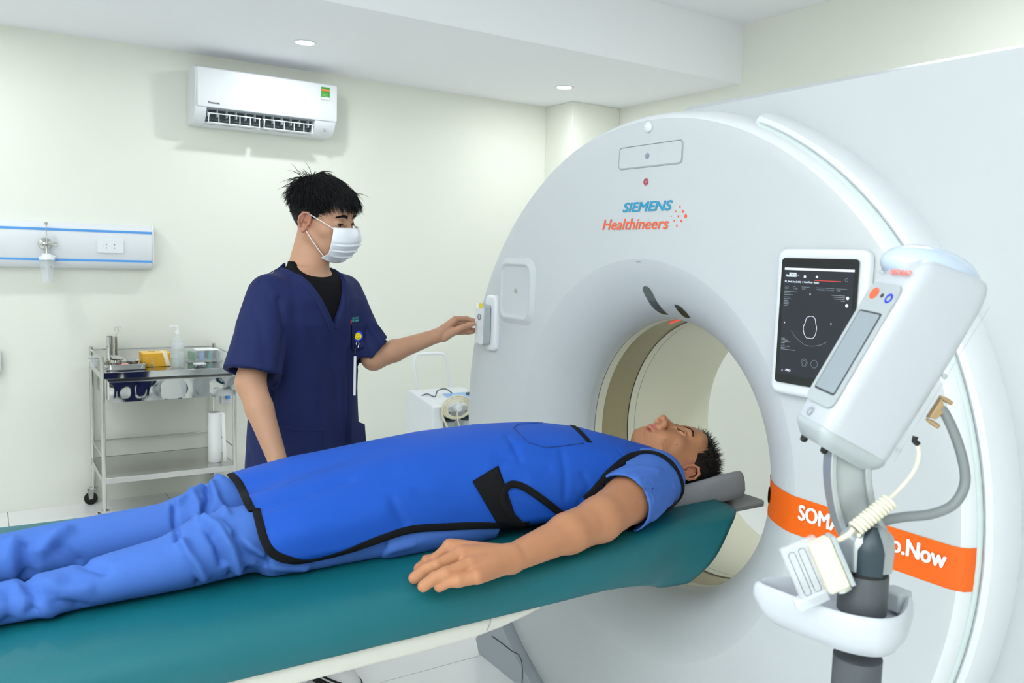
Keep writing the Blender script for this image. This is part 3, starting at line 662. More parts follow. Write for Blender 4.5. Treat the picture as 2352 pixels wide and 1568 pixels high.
# hand control resting in its holder
hcT = thing('hand_control', 'slim white and grey hand control with play button in a holder on the scanner', 'remote control', (1.50, 2.54, 1.12))
hx = 1.505; tl, br = onX(1089, 697, hx), onX(1116, 795, hx)
hw_, hh_ = 0.058, tl.z - br.z; hcc = Vector((hx, 2.545, (tl.z + br.z) / 2))
MB().prism(rrect(hw_, hh_, 0.013), hcc, (0, -1, 0), (0, 0, 1), (-1, 0, 0), -0.028, 0.0).build('casing', 'plastic_grey', hcT, bevel=0.002)
MB().prism(rrect(hw_ - .004, hh_ - .004, 0.012), hcc, (0, -1, 0), (0, 0, 1), (-1, 0, 0), 0.0, 0.002).build('face', 'plastic_white', hcT)
fy = hcc.x - 0.0026
bc = Vector((fy, hcc.y - .002, hcc.z + 0.028))
MB().lathe([(0, .0105), (.001, .0105), (.001, .009), (0, .009)], bc, -AX, 28, capends=False).build('button_ring', 'dark_line', hcT)
MB().add([bc + Vector((-.0008, .003, .004)), bc + Vector((-.0008, .003, -.004)), bc + Vector((-.0008, -.004, 0))], [(0, 1, 2)]).build('play_symbol', 'dark_line', hcT, angle=None)
MB().prism(rrect(.022, .018, .002), (fy, hcc.y - .012, hcc.z + .068), (0, -1, 0), (0, 0, 1), (-1, 0, 0), 0, .0006).build('sticker', 'yellow', hcT, label='yellow sticker')
MB().prism(rrect(.020, .018, .002), (fy, hcc.y + .012, hcc.z + .068), (0, -1, 0), (0, 0, 1), (-1, 0, 0), 0, .0006).build('sticker', 'lettering_white', hcT)
for dy, dz in ((.014, -.002), (-.014, -.004), (-.014, -.028), (.014, .03), (-.016, .03)): MB().sphere((fy, hcc.y + dy, hcc.z + dz), (.0012, .0028, .0028), 10, 6).build('key', 'plastic_bright', hcT)
MB().box((fy - .0004, hcc.y - .002, hcc.z - .068), (fy, hcc.y + .014, hcc.z - .0665)).build('lettering', 'brass', hcT)

# ================================================================== PATIENT TABLE
TZ = 0.81
tab = thing('patient_table', 'long white CT patient table running into the scanner bore', 'table', (0.3, 1.76, 0))
cr = [(1.393, .676), (1.383, .71), (1.40, .765), (1.47, .785), (2.06, .785), (2.12, .765), (2.135, .71), (2.12, .676), (2.02, .664), (1.48, .664)]
# support beam (ends before the scanner with an upturned nose)
nx = [(-1.6, 0), (0.76, 0), (0.84, .003), (0.90, .010), (0.95, .020), (0.99, .033)]
vs_ = []
for X, lift in nx:
    for (y, z) in cr: vs_.append((X, y, z + (lift if z < .69 else 0)))
n = len(cr); fs = [(i * n + k, (i + 1) * n + k, (i + 1) * n + (k + 1) % n, i * n + (k + 1) % n) for i in range(len(nx) - 1) for k in range(n)] + [tuple(range(n)), tuple((len(nx) - 1) * n + k for k in range(n - 1, -1, -1))]
MB().add(vs_, fs).build('support_beam', 'cradle_white', tab, bevel=0.006, bseg=3)
MB().tube([(0.865, 1.3825, .722), (0.862, 1.3825, .705), (0.858, 1.388, .689)], 0.0008, 6).build('beam_seam', 'seam_grey', tab)
MB().grid(lambda u, v: Vector((-1.5 + 3.15 * u, 1.76 + 0.215 * math.sin((v - .5) * 2.4) / math.sin(1.2) * 1.0, 0.768 + 0.018 * (2 * v - 1) ** 2)), 12, 13).build('cradle', 'cradle_white', tab)
MB().box((-1.55, 1.50, .09), (-.5, 2.02, .63)).build('pedestal', 'cradle_white', tab, bevel=0.03, bseg=4)
MB().box((-1.65, 1.42, 0), (-.4, 2.10, .10)).build('base', 'plinth_grey', tab, bevel=0.01)
# grey headrest on the cradle end
hr = thing('headrest', 'grey padded headrest at the scanner end of the table', 'headrest', (1.62, 1.67, .77))
def hrp(X, w_, lo, side, mid, yc=1.672):
    return [(X, yc - w_, lo), (X, yc - w_ - .004, (lo + side) / 2), (X, yc - w_ + .004, side - .012), (X, yc - w_ + .016, side), (X, yc - w_ + .032, side - .006), (X, yc - .055, mid + .012), (X, yc, mid), (X, yc + .055, mid + .012), (X, yc + w_ - .032, side - .006), (X, yc + w_ - .016, side), (X, yc + w_ - .004, side - .012), (X, yc + w_ + .004, (lo + side) / 2), (X, yc + w_, lo)]
secs = [(1.42, .125, .775, .850, .80), (1.48, .125, .775, .858, .792), (1.60, .123, .775, .865, .788), (1.72, .121, .775, .875, .79), (1.785, .120, .775, .878, .80), (1.797, .119, .775, .876, .81), (1.802, .118, .776, .864, .82)]
vs_ = []; 
for s_ in secs: vs_ += hrp(*s_)
n = 13; fs = [(i * n + k, (i + 1) * n + k, (i + 1) * n + (k + 1) % n, i * n + (k + 1) % n) for i in range(len(secs) - 1) for k in range(n)] + [tuple(range(n)), tuple((len(secs) - 1) * n + k for k in range(n - 1, -1, -1))]
MB().add(vs_, fs).build('pad', 'rest_grey', hr, subsurf=1, angle=70)
MB().prism(rrect(.24, .25, .03), (1.77, 1.67, .7665), (1, 0, 0), (0, 1, 0), (0, 0, 1), 0, .013).build('tongue', 'rest_grey', hr, bevel=0.003)
# teal sheet: flat top rolling over both long sides, its free end drooping beside the bore
def sheet(u, v):
    X = -1.55 + (1.675 + 1.55) * u
    e = min(max((X - 1.02) / 0.62, 0), 1); e = e * e * (3 - 2 * e)
    # cross-section param v 0..1 from near hem to far hem
    sec = [(1.372 + .095 * e, .722 - .082 * e ** 1.25), (1.366 + .078 * e, .75 - .05 * e ** 1.3), (1.372 + .07 * e, .780), (1.395 + .07 * e, .803), (1.44 + .06 * e, .811), (1.55 + .02 * e, .812), (1.76, .808), (1.99 - .04 * e, .812), (2.118 - .10 * e, .811), (2.160 - .11 * e, .804), (2.180 - .115 * e, .783), (2.186 - .12 * e, .75), (2.184 - .125 * e, .722)]
    f = v * (len(sec) - 1); i = min(int(f), len(sec) - 2); t = f - i
    p0, p1, p2, p3 = sec[max(i - 1, 0)], sec[i], sec[i + 1], sec[min(i + 2, len(sec) - 1)]
    cr_ = lambda k: 0.5 * (2 * p1[k] + (p2[k] - p0[k]) * t + (2 * p0[k] - 5 * p1[k] + 4 * p2[k] - p3[k]) * t * t + (3 * p1[k] - p0[k] - 3 * p2[k] + p3[k]) * t ** 3)
    y, z = cr_(0), cr_(1)
    hem = max(0, 1 - abs(v - (0 if v < .5 else 1)) / .28)
    X2 = X - .17 * hem ** 1.3 * e ** 3          # slanted end cut
    ripple = 0.003 * e * math.sin((X - 1) * 15 + v * 9) * (1 if hem > 0 else .15)
    return Vector((X2, y + ripple, z + 0.0012 * math.sin(X * 9) * math.sin(v * 6) + (.5 * ripple if hem > 0 else 0)))
sh = MB().grid(sheet, 170, 61).build('table_sheet', 'teal_vinyl', None, angle=None)
md = sh.modifiers.new('thickness', 'SOLIDIFY'); md.thickness = 0.004; md.offset = -1
setp(sh, 'teal vinyl sheet covering the patient table under the lying person', 'table cover')
# ================================================================== AIR CONDITIONER
FY = 4.91
ax0, ax1 = 1.045, 1.862; az0, az1 = 2.142, 2.452; D_ = WY - 0.004
ac = thing('air_conditioner', 'white wall mounted split air conditioner with open louvres', 'air conditioner', (1.45, D_, az0))
def acprism(prof, xa, xb, name, m, **k): return MB().prism([(y, z) for y, z in prof], (0, 0, 0), (0, 1, 0), (0, 0, 1), (1, 0, 0), xa, xb).build(name, m, ac, **k)
H_ = az1 - az0
endp = [(D_, az0), (D_, az1), (FY + .03, az1), (FY + .006, az1 - .012), (FY + .012, az0 + .085), (FY + .03, az0 + .04), (FY + .075, az0 + .004)]
midp = [(D_, az0), (D_, az1), (FY + .03, az1), (FY + .006, az1 - .012), (FY + .012, az0 + .095), (FY + .10, az0 + .085), (FY + .13, az0 + .035), (FY + .085, az0 + .012), (FY + .08, az0 + .003)]
acprism(endp, ax0, ax0 + .065, 'casing', 'plastic_white', bevel=0.004); acprism(endp, ax1 - .13, ax1, 'casing', 'plastic_white', bevel=0.004)
acprism(midp, ax0 + .065, ax1 - .13, 'casing', 'plastic_white')
MB().prism([(FY + .012, az1 - .004), (FY + .002, az1 - .012), (FY, az0 + .10), (FY + .006, az0 + .088), (FY + .016, az0 + .09), (FY + .014, az1 - .02)], (0, 0, 0), (0, 1, 0), (0, 0, 1), (1, 0, 0), ax0 + .012, ax1 + .002).build('front_panel', 'plastic_bright', ac, bevel=0.003, bseg=3)
MB().box((ax0 + .066, FY + .088, az0 + .03), (ax1 - .131, FY + .10, az0 + .093)).build('outlet', 'dark_slot', ac)
for x in np.linspace(ax0 + .075, ax1 - .16, 12):
    MB().box((x, FY + .05, az0 + .045), (x + .006, FY + .09, az0 + .093)).build('vane', 'plastic_grey', ac)
for xa, xb in ((ax0 + .072, (ax0 + ax1) / 2 - .045), ((ax0 + ax1) / 2 - .025, ax1 - .137)):
    lv = MB().box((xa, FY + .022, az0 + .006), (xb, FY + .078, az0 + .012)).build('louvre', 'plastic_bright', ac, bevel=0.002)
    MB().tube(spline([(xa + .004, FY + .03, az0 + .012), (xa + .006, FY + .02, az0 + .05), (xa + .02, FY + .018, az0 + .058), (xb - .02, FY + .018, az0 + .058), (xb - .006, FY + .02, az0 + .05), (xb - .003, FY + .03, az0 + .012)], 5), .0032, 6).build('louvre_frame', 'plastic_bright', lv)
    for x in np.linspace(xa, xb, 6)[1:-1]: MB().box((x, FY + .018, az0 + .01), (x + .003, FY + .03, az0 + .057)).build('louvre_bar', 'plastic_bright', lv)
lettering('Panasonic', (ax0 + .07, FY - .0004, az0 + .108), (ax0 + .132, FY - .0004, az0 + .108), (1, 0, 0), (0, 0, 1), .012, 'dark_line', ac, bold=.03)
q0, q1 = onY(738, 199, FY), onY(757, 231, FY)
st = MB().box((q0.x, FY - .0012, q1.z), (q1.x, FY, q0.z)).build('energy_label', 'label_green', ac, label='green energy sticker')
MB().box((q0.x + .002, FY - .002, q0.z - .024), (q1.x - .002, FY - .0011, q0.z - .011)).build('label_field', 'label_orange', st)
MB().box((q0.x + .001, FY - .002, q1.z + .001), (q1.x - .001, FY - .0011, q1.z + .016)).build('label_field', 'paper', st)
lettering('*****', (q0.x + .004, FY - .0022, q0.z - .019), (q1.x - .004, FY - .0022, q0.z - .019), (1, 0, 0), (0, 0, 1), .006, 'yellow', st)
for k in range(4): MB().box((q0.x + .005, FY - .0018, q0.z - .036 - .008 * k), (q1.x - .010 + .001 * k, FY - .0012, q0.z - .034 - .008 * k)).build('label_line', 'lime', st)
for k in range(5): MB().box((ax1 - .075 + .004 * (k % 2), FY + .0275, az0 + .062 - .009 * k), (ax1 - .055, FY + .0285 + .002 * k, az0 + .065 - .009 * k)).build('indicator_mark', 'plastic_grey', ac)

# ================================================================== BED-HEAD SERVICE RAIL
rz0, rz1 = 1.318, 1.562; RY = 5.03; rx = onY(349, 560, RY).x
rail = thing('service_rail', 'long white bed-head wall rail with two blue stripes', 'wall rail', (-0.6, WY, rz0))
rp = [(WY, rz0), (WY, rz1), (RY + .035, rz1), (RY + .012, rz1 - .01), (RY, rz1 - .035), (RY, rz0 + .035), (RY + .015, rz0 + .012), (RY + .04, rz0)]
MB().prism(rp, (0, 0, 0), (0, 1, 0), (0, 0, 1), (1, 0, 0), -2.2, rx).build('housing', 'plastic_white', rail, angle=50)
MB().prism(rp, (0, 0, 0), (0, 1.0, 0), (0, 0, 1), (1, 0, 0), rx + .001, rx + .012).build('end_cap', 'plastic_bright', rail, bevel=0.005, bseg=3)
for z0, z1 in ((1.515, 1.528), (1.3565, 1.3685)): MB().box((-2.2, RY - .0012, z0), (rx, RY + .001, z1)).build('stripe', 'stripe_blue', rail, label='blue stripe')
a, b = onY(223, 548, RY), onY(284, 582, RY)
so = MB().prism(rrect(b.x - a.x, a.z - b.z, .006), ((a.x + b.x) / 2, RY, (a.z + b.z) / 2), (1, 0, 0), (0, 0, 1), (0, -1, 0), 0, .009).build('socket', 'plastic_bright', rail, bevel=0.002)
for px, py, s_ in ((238, 564, .003), (244.5, 561, .006), (244.5, 569, .006), (257, 565, .003), (263, 562, .006), (263, 569.5, .006)):
    c = onY(px, py, RY - .0095); MB().add([c + Vector((-s_ * .6, 0, -s_ * .5)), c + Vector((s_ * .6, 0, -s_ * .5)), c + Vector((0, 0, s_ * .6))], [(0, 1, 2)]).build('pin_hole', 'dark_line', so, angle=None)
# flowmeter on the rail
fx = onY(107, 560, 4.98).x; fm = thing('oxygen_flowmeter', 'chrome oxygen flowmeter with clear humidifier bottle on the wall rail', 'flowmeter', (fx, 4.98, 1.24))
fz = 1.444; yy = 4.985
MB().lathe([(0, .028), (.004, .032), (.012, .03), (.018, .016), (.03, .012), (.034, 0)], (fx - .004, RY, fz), (0, -1, 0), 28).build('dial', 'steel', fm)
MB().tube([(fx, yy, fz), (fx, yy, fz + .10)], .003, 10).build('spindle', 'steel', fm)
MB().lathe([(0, .004), (.004, .008), (.012, .009), (.015, .004)], (fx, yy, fz + .098), (0, 0, 1), 16).build('top_knob', 'steel', fm)
MB().tube([(fx, yy, fz), (fx + .035, yy, fz - .002)], .004, 10).build('outlet', 'steel', fm)
MB().lathe([(0, .009), (.018, .010), (.02, .006)], (fx + .032, yy, fz - .002), (1, 0, 0), 16).build('knob', 'steel', fm)
MB().lathe([(0, .012), (.025, .010), (.04, .011)], (fx, yy, fz - .05), (0, 0, 1), 18).build('neck', 'steel', fm)
MB().lathe([(0, .036), (.004, .038), (.014, .036), (.022, .026), (.034, .018), (.036, 0)], (fx, yy, 1.36), (0, 0, 1), 28).build('cap', 'plastic_bright', fm)
MB().tube([(fx + .015, yy, 1.385), (fx + .038, yy - .004, 1.377)], .005, 8).build('spout', 'plastic_bright', fm)
MB().lathe([(0, 0), (.002, .031), (.01, .033), (.12, .034), (.118, .032), (.01, .031)], (fx, yy, 1.241), (0, 0, 1), 28).build('bottle', 'clear_plastic', fm)
MB().tube([(fx, yy, 1.36), (fx, yy, 1.25)], .007, 10).build('dip_tube', 'plastic_white', fm)
MB().lathe([(0, .003), (.01, .004), (.02, .003), (.03, .004), (.035, 0)], (fx + .016, yy - .02, 1.30), (0, 0, 1), 12).build('bubble_weight', 'steel', fm)

# small fittings low on the wall
so = thing('wall_socket', 'small white wall socket with blue plug behind the trolley', 'socket', (1.262, WY, .52))
MB().box((1.225, WY - .012, .515), (1.30, WY, .60)).build('plate', 'plastic_white', so, bevel=0.003)
MB().box((1.252, WY - .03, .545), (1.275, WY - .011, .60)).build('plug', 'stripe_blue', so, bevel=0.003)
di = thing('wall_fixture', 'rounded white dispenser on the wall at the left picture edge', 'fixture', (.045, WY, .75))  # white fitting of unknown use at the frame edge; body and bar invented
MB().prism(rrect(.11, .15, .04), (.045, WY - .002, .825), (1, 0, 0), (0, 0, 1), (0, -1, 0), 0, .07).build('housing', 'plastic_bright', di, bevel=0.012, bseg=3)
MB().box((.02, WY - .09, .80), (.07, WY - .07, .84)).build('front_bar', 'plastic_grey', di, bevel=0.003)

# ================================================================== STEEL TROLLEY
TX0, TX1, TY0, TY1, TT, TS = .522, 1.175, 4.60, 5.075, .807, .263
tr = thing('steel_trolley', 'stainless steel instrument trolley with one drawer against the wall', 'trolley', ((TX0 + TX1) / 2, (TY0 + TY1) / 2, 0))
for x in (TX0, TX1):
    for y in (TY0, TY1):
        p = MB().tube([(x, y, .095), (x, y, .885)], .0105, 14).build('post', 'steel', tr)
        MB().sphere((x, y, .886), (.011, .011, .005), 12, 6).build('post_cap', 'steel', p)
        cs = MB().lathe([(0, .02), (.006, .024), (.012, .024), (.016, .012)], (x, y, .085), (0, 0, 1), 18).build('caster', 'steel', tr)
        a = -2.4 if x < .8 else -.8; dx, dy = math.cos(a) * .02, math.sin(a) * .012
        for s_ in (-1, 1): MB().prism([(-.016, .05), (.016, .05), (.010, 0), (-.010, -.004)], (x + dx, y + s_ * .013, .036), (1, 0, 0), (0, 0, 1), (0, 1, 0), -.0012, .0012).build('fork', 'steel', cs)
        MB().lathe([(-.010, .008), (-.010, .022), (-.007, .0345), (.007, .0345), (.010, .022), (.010, .008)], (x + dx, y, .0355), (0, 1, 0), 28).build('wheel', 'rubber_black', cs)
for z0, z1, n_ in ((TT - .033, TT, 'top_tray'), (TS - .03, TS, 'lower_shelf')):
    mb = MB().box((TX0 - .004, TY0 - .004, z1 - .003), (TX1 + .004, TY1 + .004, z1))
    mb.box((TX0 - .004, TY0 - .008, z0), (TX1 + .004, TY0 - .004, z1)).box((TX0 - .004, TY1 + .004, z0), (TX1 + .004, TY1 + .008, z1)).box((TX0 - .008, TY0, z0), (TX0 - .004, TY1, z1)).box((TX1 + .004, TY0, z0), (TX1 + .008, TY1, z1))
    mb.build(n_, 'steel_mirror' if n_ == 'top_tray' else 'steel', tr, bevel=0.001)
for z in (.872,):
    for p in (((TX0, TY1, z), (TX1, TY1, z)), ((TX0, TY0, z), (TX0, TY1, z)), ((TX1, TY0, z), (TX1, TY1, z))): MB().tube(p, .004, 8).build('guard_rail', 'steel', tr)
for p in (((TX0, TY1, .36), (TX1, TY1, .36)), ((TX0, TY0, .36), (TX0, TY1, .36)), ((TX1, TY0, .36), (TX1, TY1, .36))): MB().tube(p, .004, 8).build('guard_rail', 'steel', tr)
MB().box((TX0 + .02, TY0 + .01, .665), (TX1 - .01, TY1 - .05, .768)).build('drawer_case', 'steel', tr)
dr = thing_dr = MB().box((TX0 + .028, TY0 - .028, .656), (TX1 - .002, TY0 - .022, .760))
drw = MB().grid(lambda u, v: Vector((TX0 + .028 + (TX1 - TX0 - .03) * u, TY0 - .028 - .0035 * math.sin(u * 9) * math.sin(v * PI) - .003 * math.sin(u * 21 + 1) * math.sin(v * PI), .656 + .104 * v)), 60, 10)
drw.box((TX0 + .028, TY0 - .0275, .656), (TX1 - .002, TY0 + .01, .760))
dro = drw.build('drawer', 'steel_mirror', tr, label='mirror-bright steel drawer front')
MB().box((TX0 + .026, TY0 - .033, .7585), (TX1, TY0 - .02, .7635)).build('drawer_edge', 'steel', dro)
# things on the trolley
def on(x, y, z=TT): return Vector((x, y, z))
t = thing('instrument_tray', 'shallow rectangular steel instrument tray on the left of the trolley top', 'tray', on(.63, 4.76))
MB().box((.548, 4.66, TT + .001), (.738, 4.86, TT + .004)).build('base', 'steel', t)
MB().tube([Vector((.643 + a, 4.76 + b, TT + .028)) for a, b in rrect(.20, .21, .03)], .003, 8, closed=True).build('rim', 'steel', t)
ol = rrect(.19, .2, .028); MB().add([(.643 + a, 4.76 + b, TT + .002) for a, b in ol] + [(.643 + a * 1.04, 4.76 + b * 1.04, TT + .028) for a, b in ol], [(i, (i + 1) % len(ol), len(ol) + (i + 1) % len(ol), len(ol) + i) for i in range(len(ol))]).build('side', 'steel', t)
def canister(name, label, px, y, r, ztop, z0=TT, group=None, lid=False):
    x = onY(px, 800, y).x; t = thing(name, label, 'canister', (x, y, z0))
    MB().lathe([(0, 0), (0, r), (.002, r * 1.02), (ztop - z0 - .002, r), (ztop - z0, r * 1.05), (ztop - z0 - .001, r * .96), (.01, r * .95)], (x, y, z0 + .0005), (0, 0, 1), 28, capends=False).build('body', 'steel', t); return t, x
t, xa = canister('steel_canister', 'tall steel instrument canister, the left and wider of the two', 252, 4.985, .0165, onY(252, 772, 4.985).z)
t, xb = canister('steel_canister', 'narrow steel canister holding forceps beside the wider one', 264.5, 4.96, .0115, onY(264, 773, 4.96).z)
fz_ = onY(264, 773, 4.96).z
fo = thing('forceps', 'steel ring-handled forceps standing in the narrow canister', 'forceps', (xb, 4.96, TT + .01))
for s_ in (-1, 1):
    MB().tube([(xb + s_ * .002, 4.96, TT + .01), (xb + .004 + s_ * .002, 4.96, fz_ + .01), (xb + .012 + s_ * .006, 4.96, fz_ + .03)], .0016, 6).build('shank', 'steel', fo)
    c = Vector((xb + .015 + s_ * .009, 4.96, fz_ + .043)); MB().tube([c + Vector((.008 * math.cos(a), .002 * s_, .012 * math.sin(a))) for a in np.linspace(0, 2 * PI, 16)[:-1]], .0016, 6, closed=True).build('finger_ring', 'steel', fo)
t = thing('round_drum', 'round steel pot with tilted lid at the left trolley post', 'container', on(.60, 4.74, TT + .004))
cx_ = onZ(262, 842, TT + .006); cx_ = Vector((.60, 4.72, TT + .0045))
MB().lathe([(0, 0), (0, .028), (.045, .029), (.046, .027), (.004, .026)], cx_, (0, 0, 1), 28, capends=False).build('body', 'steel', t)
MB().lathe([(0, .033), (.006, .034), (.01, .03), (.012, 0)], cx_ + Vector((.004, 0, .052)), Vector((.25, -.1, 1)), 28).build('lid', 'steel', t)
t = thing('steel_bowl', 'shallow round steel bowl in front of the yellow box', 'bowl', on(.675, 4.78, TT + .03))
bz = onY(295, 828, 4.78).z
MB().lathe([(-.028, 0), (-.028, .022), (-.018, .036), (0, .048), (.0015, .05), (0, .046), (-.016, .034), (-.024, .02), (-.025, 0)], (.677, 4.78, bz), (0, 0, 1), 32).build('shell', 'steel', t)
t = thing('cotton_roll', 'small pinkish gauze roll between the steel pot and the bowl', 'gauze', on(.64, 4.70, TT + .004))
MB().lathe([(-.016, .009), (-.017, .011), (.017, .011), (.016, .009)], (.638, 4.69, TT + .022), (.8, .3, .1), 16).build('roll', 'pink', t)
MB().lathe([(-.0172, .0), (-.0172, .004), (.0172, .004), (.0172, 0)], (.638, 4.69, TT + .022), (.8, .3, .1), 12).build('core', 'tape_cream', t)
# yellow dispensing box
b0, b1 = onZ(328, 843, TT), onZ(388, 840, TT); bt = onY(328, 812, b0.y).z
t = thing('tissue_box', 'yellow cardboard dispensing box with slot in the middle of the trolley top', 'box', ((b0.x + b1.x) / 2, b0.y + .06, TT))
bx = MB().box((b0.x, 4.74, TT + .001), (b1.x + .005, 4.87, bt)).build('carton', 'carton_yellow', t, bevel=0.0015)
MB().box((b0.x + .001, 4.742, bt - .0005), (b1.x + .004, 4.868, bt + .0008)).build('carton_top', 'carton_top', t)
MB().prism(rrect(.04, .018, .008), ((b0.x + b1.x) / 2 - .01, 4.82, bt + .0008), (1, 0, 0), (0, 1, 0), (0, 0, 1), 0, .0006).build('slot', 'dark_line', t)
MB().add([(b1.x - .035, 4.86, bt + .0018), (b1.x - .02, 4.86, bt + .0018), (b1.x - .012, 4.739, bt + .0018), (b1.x - .034, 4.739, bt + .0018), (b1.x + .004, 4.7385, TT + .003), (b1.x - .016, 4.7385, TT + .003)], [(0, 3, 2, 1), (3, 5, 4, 2)]).build('strip', 'tape_cream', t, angle=None)
lettering('V', (b0.x + .012, 4.7388, TT + .045), (b0.x + .022, 4.7388, TT + .045), (1, 0, 0), (0, 0, 1), .010, 'tape_cream', t)
for k in range(5): MB().box((b0.x + .040, 4.7385, TT + .048 - .008 * k), (b0.x + .055, 4.7395, TT + .050 - .008 * k)).build('print_line', 'tape_cream', t)
MB().box((b0.x + .040, 4.738, TT + .002), (b0.x + .047, 4.7395, TT + .012)).build('print_mark', 'stripe_blue', t)
# hand gel bottle
c = Vector((onZ(408, 842, TT).x, 4.70, TT)); zt = onY(405, 768, 4.70).z; zp = onY(405, 740, 4.70).z
t = thing('pump_bottle', 'tall clear pump bottle of hand gel on the trolley', 'bottle', c)
h = zt - TT
bp_ = [(0.001, 0), (.001, .028), (.006, .032), (.03, .033), (h * .45, .0315), (h * .55, .033), (h * .8, .032), (h * .93, .022), (h, .012), (h + .006, .012)]
MB().lathe(bp_, c, (0, 0, 1), 32, capends=False).build('shell', 'clear_plastic', t)
MB().lathe([(.004, 0), (.004, .027), (.008, .029), (.03, .03), (h * .42, .029), (h * .42, 0)], c, (0, 0, 1), 28).build('gel', 'liquid', t)
MB().lathe([(h * .58, .0335), (h * .78, .0325)], c, (0, 0, 1), 28, capends=False).build('wrap_label', 'clear_box', t)
MB().lathe([(0, .013), (.014, .013), (.016, .006), (.024, .005)], c + Vector((0, 0, h + .004)), (0, 0, 1), 20).build('collar', 'plastic_bright', t)
MB().tube(spline([c + Vector((0, 0, h + .026)), c + Vector((0, 0, h + .04)), c + Vector((-.008, 0, h + .044)), c + Vector((-.03, 0, h + .046)), c + Vector((-.038, 0, h + .04))], 4), .005, 10).build('pump_head', 'plastic_bright', t)
MB().tube([c + Vector((0, 0, .01)), c + Vector((0, 0, h))], .002, 6).build('dip_tube', 'plastic_white', t)
# organiser and small device
o0, o1 = onZ(434, 832, TT), onZ(507, 829, TT); oz = onY(440, 806, 4.84).z
t = thing('compartment_box', 'pale see-through compartment box at the back right of the trolley', 'box', ((o0.x + o1.x) / 2, 4.9, TT))
MB().box((o0.x - .01, 4.84, TT + .001), (o1.x, 4.98, oz)).build('case', 'clear_box', t, bevel=0.002)
for k, x in enumerate(np.linspace(o0.x + .01, o1.x - .03, 4)): MB().box((x, 4.845, TT + .012), (x + .02, 4.95, oz - .008)).build('compartment', ('label_green', 'blue_lcd', 'teal_thread', 'plastic_grey')[k % 4], t)
MB().box((o0.x + .04, 4.85, oz), (o1.x - .01, 4.96, oz + .001)).build('lid_label', 'paper', t)
s0 = onZ(453, 840, TT)
t = thing('white_gadget', 'small flat white device in front of the compartment box', 'device', (s0.x + .01, s0.y, TT))
MB().prism(rrect(.062, .05, .01), (s0.x + .008, 4.69, TT + .008), (1, .1, 0), (-.1, 1, 0), (0, 0, 1), 0, .010).build('casing', 'plastic_bright', t, bevel=0.002)
MB().prism(rrect(.03, .016, .003), (s0.x + .010, 4.69, TT + .018), (1, .1, 0), (-.1, 1, 0), (0, 0, 1), 0, .0006).build('display', 'plastic_grey', t)
MB().lathe([(0, .014), (.008, .02)], (s0.x + .01, 4.69, TT + .0005), (0, 0, 1), 20).build('foot', 'plastic_white', t)
# paper roll on the lower shelf
rc = Vector((onY(493, 1055, 4.72).x, 4.72, TS)); rh = onY(493, 946, 4.72).z - TS
t = thing('paper_roll', 'tall white paper towel roll on the lower trolley shelf', 'paper roll', rc)
MB().lathe([(0.001, .012), (.001, .036), (rh, .036), (rh, .012)], rc, (0, 0, 1), 36, capends=False).build('roll', 'paper', t)
MB().lathe([(0.001, .012), (rh - .002, .012)], rc, (0, 0, 1), 20, capends=False).build('core', 'tape_cream', t)
MB().grid(lambda u, v: rc + Vector((.030 + .018 * u + .012 * (1 - v), -.024 - .004 * u, rh * v * (1 - .02 * u) + .001)), 5, 6).build('loose_sheet', 'paper', t)
# clear cup hanging on the left side
hx_, hy_ = TX0 - .022, 4.75; hz = onY(212, 822, hy_).z
t = thing('holder_cup', 'small clear cup in a ring hung on the left side of the trolley', 'cup', (hx_, hy_, hz - .05))
MB().tube([(hx_ + .028 * math.cos(a), hy_ + .028 * math.sin(a), hz) for a in np.linspace(0, 2 * PI, 24)[:-1]], .0025, 6, closed=True).build('ring', 'steel', t)
MB().lathe([(0, 0), (0, .016), (.045, .024), (.058, .026), (.056, .024), (.002, .015)], (hx_, hy_, hz - .045), (0, 0, 1), 24, capends=False).build('cup', 'clear_plastic', t)

# ================================================================== SUCTION MACHINE
SX, SYf, SYb, SZ = 2.24, 4.30, 4.66, .575; SX1 = 2.62
su = thing('suction_machine', 'white portable suction machine with tall handle beside the scanner', 'suction machine', ((SX + SX1) / 2, 4.5, 0))
pr = [(SYf, .03), (SYb, .03), (SYb, SZ + .03), (SYb - .06, SZ + .035), (SYf + .02, SZ - .005), (SYf, SZ - .02)]
MB().prism(pr, (0, 0, 0), (0, 1, 0), (0, 0, 1), (1, 0, 0), SX, SX + .075).build('cabinet', 'plastic_white', su, bevel=0.008, bseg=3)
MB().prism([(SYf + .16, .03), (SYb, .03), (SYb, SZ + .03), (SYb - .06, SZ + .035), (SYf + .02, SZ - .005), (SYf, SZ - .02), (SYf, SZ - .055), (SYf + .16, SZ - .05)], (0, 0, 0), (0, 1, 0), (0, 0, 1), (1, 0, 0), SX + .07, SX1).build('cabinet', 'plastic_white', su, bevel=0.006)
MB().box((SX + .07, SYf, .03), (SX1, SYf + .17, .12)).build('jar_shelf', 'plastic_white', su, bevel=0.006)
sl = Vector((0, SYb - .06 - SYf - .02, .04)).normalized(); nn = Vector((0, -sl.z, sl.y))
MB().prism(rrect(.17, .10, .01), Vector((SX + .25, SYf + .15, SZ + .0155)) , (1, 0, 0), sl, nn, 0, .001).build('control_panel', 'blue_lcd', su)
MB().tube(spline([(SX + .02, SYf + .2, SZ + .018), (SX + .06, SYf + .19, SZ + .03), (SX + .09, SYf + .15, SZ + .018), (SX + .12, SYf + .17, SZ + .05), (SX + .18, SYf + .18, SZ + .055), (SX + .24, SYf + .2, SZ + .02)], 6), .0035, 8).build('power_cord', 'pole_grey', su)
MB().lathe([(0, .03), (.012, .028), (.014, 0)], (SX + .34, SYf + .15, SZ + .012), (0, -.12, 1), 24).build('gauge', 'pole_grey', su)
